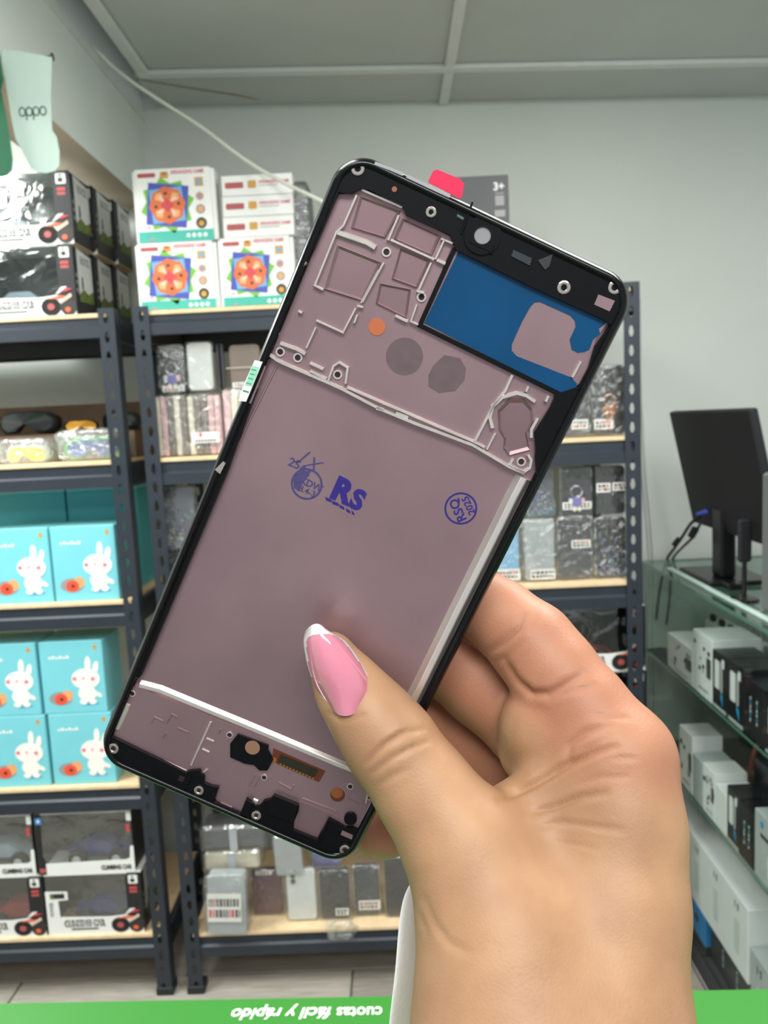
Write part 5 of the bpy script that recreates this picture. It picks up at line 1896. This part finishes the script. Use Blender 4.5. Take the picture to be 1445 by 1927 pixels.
middle = [(K(1110, 1470, .2100), R(13.5)), (K(1000, 1372, .2150), R(11.5)), (K(905, 1288, .2190), R(11.4)), (K(830, 1238, .2185), R(10.0)), (K(740, 1205, .2160), R(9)), (K(690, 1195, .2155), R(7.6))]
ring = [(K(1060, 1535, .2240), R(13.0)), (K(960, 1450, .2300), R(11.0)), (K(868, 1376, .2330), R(11.0)), (K(785, 1340, .2290), R(9.6)), (K(700, 1322, .2230), R(8.6)), (K(640, 1312, .2215), R(7.4))]
pinky = [(K(1020, 1600, .2330), R(12.0)), (K(930, 1535, .2430), R(9.6)), (K(850, 1490, .2440), R(9.4)), (K(780, 1520, .2330), R(8.6)), (K(728, 1556, .2240), R(8.0)), (K(700, 1560, .2205), R(6.8))]

allp = [p for c in (thumb, radial, palm_mid, palm_deep, index, middle, ring, pinky, forearm, forearm2) for p in c]
lo = np.min([p - r for p, r in allp], 0) - .004
hi = np.max([p + r for p, r in allp], 0) + .004
hi[1] = .245      # arm runs out below the frame
ST = .0008
ax_ = [np.arange(lo[i], hi[i], ST) for i in range(3)]
G = np.stack(np.meshgrid(*ax_, indexing='ij'), -1).astype(np.float32)
D = chain_sdf(G, thumb, .006)
D = smin(D, chain_sdf(G, radial, .006), .010)
D = smin(D, chain_sdf(G, palm_mid, .008), .012)
D = smin(D, chain_sdf(G, palm_deep, .008), .008)
D = smin(D, chain_sdf(G, web, .006), .008)
D = smin(D, chain_sdf(G, forearm, .008), .012)
D = smin(D, chain_sdf(G, forearm2, .008), .012)
D = smin(D, chain_sdf(G, fold, .003), .0045)
D = smin(D, chain_sdf(G, fold2, .003), .0045)
Dp = D
Df = chain_sdf(G, index, .004)
D = smin(D, Df, .0040)
D = smin(D, chain_sdf(G, index_pad, .004), .0035)
for c in (middle, ring, pinky):
    f_ = chain_sdf(G, c, .004)
    D = smin(D, f_, .0024)
    Df = np.minimum(Df, f_)
# the arm is closed at its lower end, below the frame
D = np.maximum(D, G[..., 1] - .238)
V, Q = surface_nets(D, lo, ST)
gi = np.clip(((V - lo) / ST).astype(int), 0, np.array(D.shape) - 1)
ruddy = np.clip(1.0 - (Df[gi[:, 0], gi[:, 1], gi[:, 2]] + .001) / .006, 0, 1)
del G, D, Dp, Df
# a little relaxation
nb = np.zeros_like(V); nc = np.zeros(len(V))
def relax(V, Q, n=2, lam=.5):
    for _ in range(n):
        nb = np.zeros_like(V); nc = np.zeros(len(V))
        for a, b in ((0, 1), (1, 2), (2, 3), (3, 0)):
            np.add.at(nb, Q[:, a], V[Q[:, b]]); np.add.at(nb, Q[:, b], V[Q[:, a]])
            np.add.at(nc, Q[:, a], 1); np.add.at(nc, Q[:, b], 1)
        V = V + lam * (nb / nc[:, None] - V)
    return V


V = relax(V, Q, 5)


def normals(V, Q):
    n = np.cross(V[Q[:, 2]] - V[Q[:, 0]], V[Q[:, 3]] - V[Q[:, 1]])
    N = np.zeros_like(V)
    for a in range(4): np.add.at(N, Q[:, a], n)
    return N / np.maximum(np.linalg.norm(N, axis=1)[:, None], 1e-12)


N = normals(V, Q)
# skin creases cut into the surface: image path, depth range, width and depth in mm
PXv = V[:, 0] / V[:, 2] * FPX + CXP
PYv = V[:, 1] / V[:, 2] * FPX + CYP
facing = (N * V).sum(1) < 0
CRE = [([(690, 1436), (722, 1403), (757, 1380), (796, 1372)], .55, .75, .2), ([(700, 1455), (737, 1427), (775, 1407), (806, 1396)], .55, .7, .2), ([(708, 1415), (738, 1391), (772, 1368)], .5, .4, .2), ([(712, 1478), (740, 1460), (772, 1446)], .6, .35, .2),
       ([(690, 1345), (668, 1352), (640, 1352), (618, 1342)], .5, .35, .2),
       ([(922, 1226), (948, 1208), (974, 1184), (988, 1160)], .8, 1.0, .216), ([(1000, 1188), (1006, 1172), (1010, 1150)], .6, .4, .216), ([(935, 1245), (955, 1235), (985, 1205)], .6, .4, .216),
       ([(950, 1245), (972, 1282), (1000, 1306), (1032, 1306), (1062, 1290), (1092, 1272)], .9, 1.3, .216), ([(1030, 1318), (1075, 1300), (1120, 1290)], .6, .45, .2),
       ([(940, 1505), (1000, 1478), (1060, 1442), (1118, 1416), (1160, 1405)], .8, 1.5, .21), ([(1065, 1432), (1072, 1402), (1100, 1380), (1142, 1366)], .9, .9, .205), ([(1080, 1415), (1110, 1405), (1150, 1385)], .6, .45, .2),
       ([(988, 1530), (1040, 1520), (1090, 1500), (1140, 1492)], .7, 1.1, .2), ([(1010, 1556), (1060, 1548), (1120, 1556), (1170, 1562)], .6, .55, .2), ([(1040, 1585), (1090, 1590), (1130, 1600)], .5, .3, .2),
       ([(1085, 1478), (1130, 1462), (1180, 1462)], .5, .4, .2), ([(1120, 1345), (1150, 1350), (1185, 1352)], .6, .35, .2), ([(1130, 1432), (1165, 1425), (1200, 1428)], .5, .35, .2),
       ([(798, 1690), (815, 1735), (845, 1775), (880, 1792)], .9, .45, .19), ([(790, 1720), (805, 1760)], .7, .3, .19)]
disp = np.zeros(len(V))
for pp, w, dep, dmax in CRE:
    best = np.full(len(V), 1e9)
    tt = np.zeros(len(V))
    for si, ((x0, y0), (x1, y1)) in enumerate(zip(pp[:-1], pp[1:])):
        dx, dy = x1 - x0, y1 - y0
        t = np.clip(((PXv - x0) * dx + (PYv - y0) * dy) / (dx * dx + dy * dy), 0, 1)
        dd_ = np.hypot(PXv - x0 - t * dx, PYv - y0 - t * dy)
        tt = np.where(dd_ < best, (si + t) / (len(pp) - 1), tt)
        best = np.minimum(best, dd_)
    dm = best * V[:, 2] / FPX * 1000
    m = facing & (V[:, 2] < dmax)
    fade = np.sin(np.pi * np.clip(.06 + .88 * tt, 0, 1)) ** .7
    disp += np.where(m, fade * (dep * np.exp(-(dm / w) ** 2) - .10 * dep * np.exp(-((dm - 2.5 * w) / (1.3 * w)) ** 2)), 0)
V = V - N * (disp / 1000)[:, None]

Mw = np.array([[_R.x, -_U.x, _F.x], [_R.y, -_U.y, _F.y], [_R.z, -_U.z, _F.z]])
VW = V @ Mw.T + np.array(CAM)
me = bpy.data.meshes.new('hand')
me.from_pydata(VW.tolist(), [], Q.tolist())
me.polygons.foreach_set('use_smooth', [True] * len(Q))
at_ = me.attributes.new('ruddy', 'FLOAT', 'POINT')
at_.data.foreach_set('value', ruddy.astype(np.float32))


def skin_material():
    m = bpy.data.materials.new('skin')
    m.use_nodes = True
    nt = m.node_tree
    b = nt.nodes['Principled BSDF']
    tc = nt.nodes.new('ShaderNodeTexCoord')
    nz = nt.nodes.new('ShaderNodeTexNoise'); nz.inputs['Scale'].default_value = 55; nz.inputs['Detail'].default_value = 3
    nt.links.new(tc.outputs['Object'], nz.inputs['Vector'])
    cr = nt.nodes.new('ShaderNodeValToRGB')
    cr.color_ramp.elements[0].position = .3; cr.color_ramp.elements[1].position = .7
    cr.color_ramp.elements[0].color = lin((160, 121, 91)); cr.color_ramp.elements[1].color = lin((181, 141, 107))
    nt.links.new(nz.outputs['Fac'], cr.inputs[0])
    at = nt.nodes.new('ShaderNodeAttribute'); at.attribute_name = 'ruddy'
    mu = nt.nodes.new('ShaderNodeMath'); mu.operation = 'MULTIPLY'; mu.inputs[1].default_value = .75
    nt.links.new(at.outputs['Fac'], mu.inputs[0])
    mx = nt.nodes.new('ShaderNodeMixRGB')
    mx.inputs[2].default_value = lin((178, 114, 93))
    nt.links.new(mu.outputs[0], mx.inputs[0]); nt.links.new(cr.outputs[0], mx.inputs[1])
    nt.links.new(mx.outputs[0], b.inputs['Base Color'])
    b.inputs['Roughness'].default_value = .48
    b.inputs['Specular IOR Level'].default_value = .35
    b.inputs['Subsurface Weight'].default_value = .12
    b.inputs['Subsurface Radius'].default_value = (.0035, .0014, .0008)
    b.inputs['Subsurface Scale'].default_value = 1.0
    vo = nt.nodes.new('ShaderNodeTexVoronoi'); vo.inputs['Scale'].default_value = 1500
    nt.links.new(tc.outputs['Object'], vo.inputs['Vector'])
    bp = nt.nodes.new('ShaderNodeBump'); bp.inputs['Strength'].default_value = .12; bp.inputs['Distance'].default_value = .0004
    nt.links.new(vo.outputs['Distance'], bp.inputs['Height']); nt.links.new(bp.outputs[0], b.inputs['Normal'])
    return m


me.materials.append(skin_material())
me.update()
hand = bpy.data.objects.new('hand', me)
COL.objects.link(hand)
tag(hand, 'hand with a long pink almond thumbnail tipped white, gripping the phone frame', 'hand')


def cw(p): return tuple(Mw @ p + np.array(CAM))


# ---- thumbnail: almond gel nail with a white tip
m_nailp = mat('gel_nail_pink', (228, 140, 162), 0.10, var=0.05, scale=90, coat=1.0, sss=.15)
m_nailw = mat('gel_nail_white', (244, 240, 240), 0.10, var=0.02, coat=1.0)
Lf = [(617, 1332), (603, 1310), (590, 1285), (580, 1258), (574, 1232), (571, 1210), (572, 1198), (574, 1188)]
Rt = [(692, 1322), (702, 1303), (698, 1284), (686, 1258), (670, 1232), (652, 1208), (634, 1194), (616, 1186)]
base = (655, 1342)
tipp = (592, 1174)
def lerp_path(P, s):
    f_ = s * (len(P) - 1)
    i_ = min(int(f_), len(P) - 2)
    u = f_ - i_
    p0, p1, p2, p3 = [P[max(0, min(len(P) - 1, i_ + q))] for q in (-1, 0, 1, 2)]
    return tuple(.5 * (2 * p1[c] + (p2[c] - p0[c]) * u + (2 * p0[c] - 5 * p1[c] + 4 * p2[c] - p3[c]) * u * u + (3 * p1[c] - p0[c] - 3 * p2[c] + p3[c]) * u ** 3) for c in (0, 1))


NS, NT = 64, 44
rows = []
for i in range(NS + 1):
    s = i / NS
    lx, ly = lerp_path(Lf, s)
    rx, ry = lerp_path(Rt, s)
    row = []
    for j in range(NT + 1):
        t = j / NT
        x, y = lx + (rx - lx) * t, ly + (ry - ly) * t
        e = 1 - (2 * t - 1) ** 2
        y += 20 * e * (1 - s) ** 8 - 13 * e * s ** 7
        # plate rides on the thumb, arches across and curves down to the free edge
        dep = .1822 + .0010 * s - .0034 * e - .0016 * math.sin(math.pi * s * .97) + .0028 * (1 - e) ** 2
        row.append(K(x, y, dep))
    rows.append(row)


def is_tip(i, j):
    s, t = (i + .5) / NS, (j + .5) / NT
    e = 1 - abs(2 * t - 1)
    ws = .15 * max(0.0, (s - .35) / .65) + (.03 if s > .35 else 0)
    return (.155 / (1 - s + 1e-6)) ** 2 + (ws / (e + 1e-6)) ** 2 > 1


def nail_part(name, m, parent, want):
    b = MB()
    vs = [cw(p) for r in rows for p in r] + [cw(p * (1 + .0008 / p[2])) for r in rows for p in r]
    W_ = NT + 1
    off = len(rows) * W_
    sel = {(i, j) for i in range(NS) for j in range(NT) if is_tip(i, j) == want}
    fs = []
    for i, j in sel:
        a, c, d, e = i * W_ + j, i * W_ + j + 1, (i + 1) * W_ + j + 1, (i + 1) * W_ + j
        fs += [(a, c, d, e), (off + e, off + d, off + c, off + a)]
        for (q, (p0, p1)) in (((i - 1, j), (a, c)), ((i + 1, j), (d, e)), ((i, j - 1), (e, a)), ((i, j + 1), (c, d))):
            if q not in sel:
                fs.append((p1, p0, off + p0, off + p1))
    used = sorted({k for f in fs for k in f})
    mp = {k: n for n, k in enumerate(used)}
    b.add([vs[k] for k in used], [tuple(mp[k] for k in f) for f in fs], m)
    return shade_auto(b.build(name, parent), 50)


nail = nail_part('thumbnail', m_nailp, hand, False)
nail['label'] = 'glossy pink almond gel nail'
tp = nail_part('nail_tip', m_nailw, nail, True)
tp['label'] = 'white French tip of the nail'

# ---- white cuff hanging open behind the wrist
m_cloth = mat('cuff_white', (238, 240, 238), 0.8, var=0.02, bump=0.1, bscale=900)
crow = []
edge_l = [(781, 1646), (765, 1668), (753, 1698), (747, 1745), (743, 1800), (738, 1850), (732, 1895), (727, 1940), (726, 2060), (720, 2200)]
for i, (x, y) in enumerate(edge_l):
    r_ = []
    for j in range(9):
        t = j / 8
        xx = x + (12 + (i > 0) * (60 + 14 * i)) * t
        dep = .206 - .004 * math.sin(t * 2.2 + i * .4) + .012 * t - .0012 * i
        r_.append(cw(K(xx, y + 10 * t, dep)))
    crow.append(r_)
sl = MB().grid(crow, m_cloth).build('cuff', hand, smooth=True)
sm_ = sl.modifiers.new('thickness', 'SOLIDIFY'); sm_.thickness = .0012
ss_ = sl.modifiers.new('smooth', 'SUBSURF'); ss_.levels = 1; ss_.render_levels = 2
sl['label'] = 'white cloth cuff open behind the wrist'
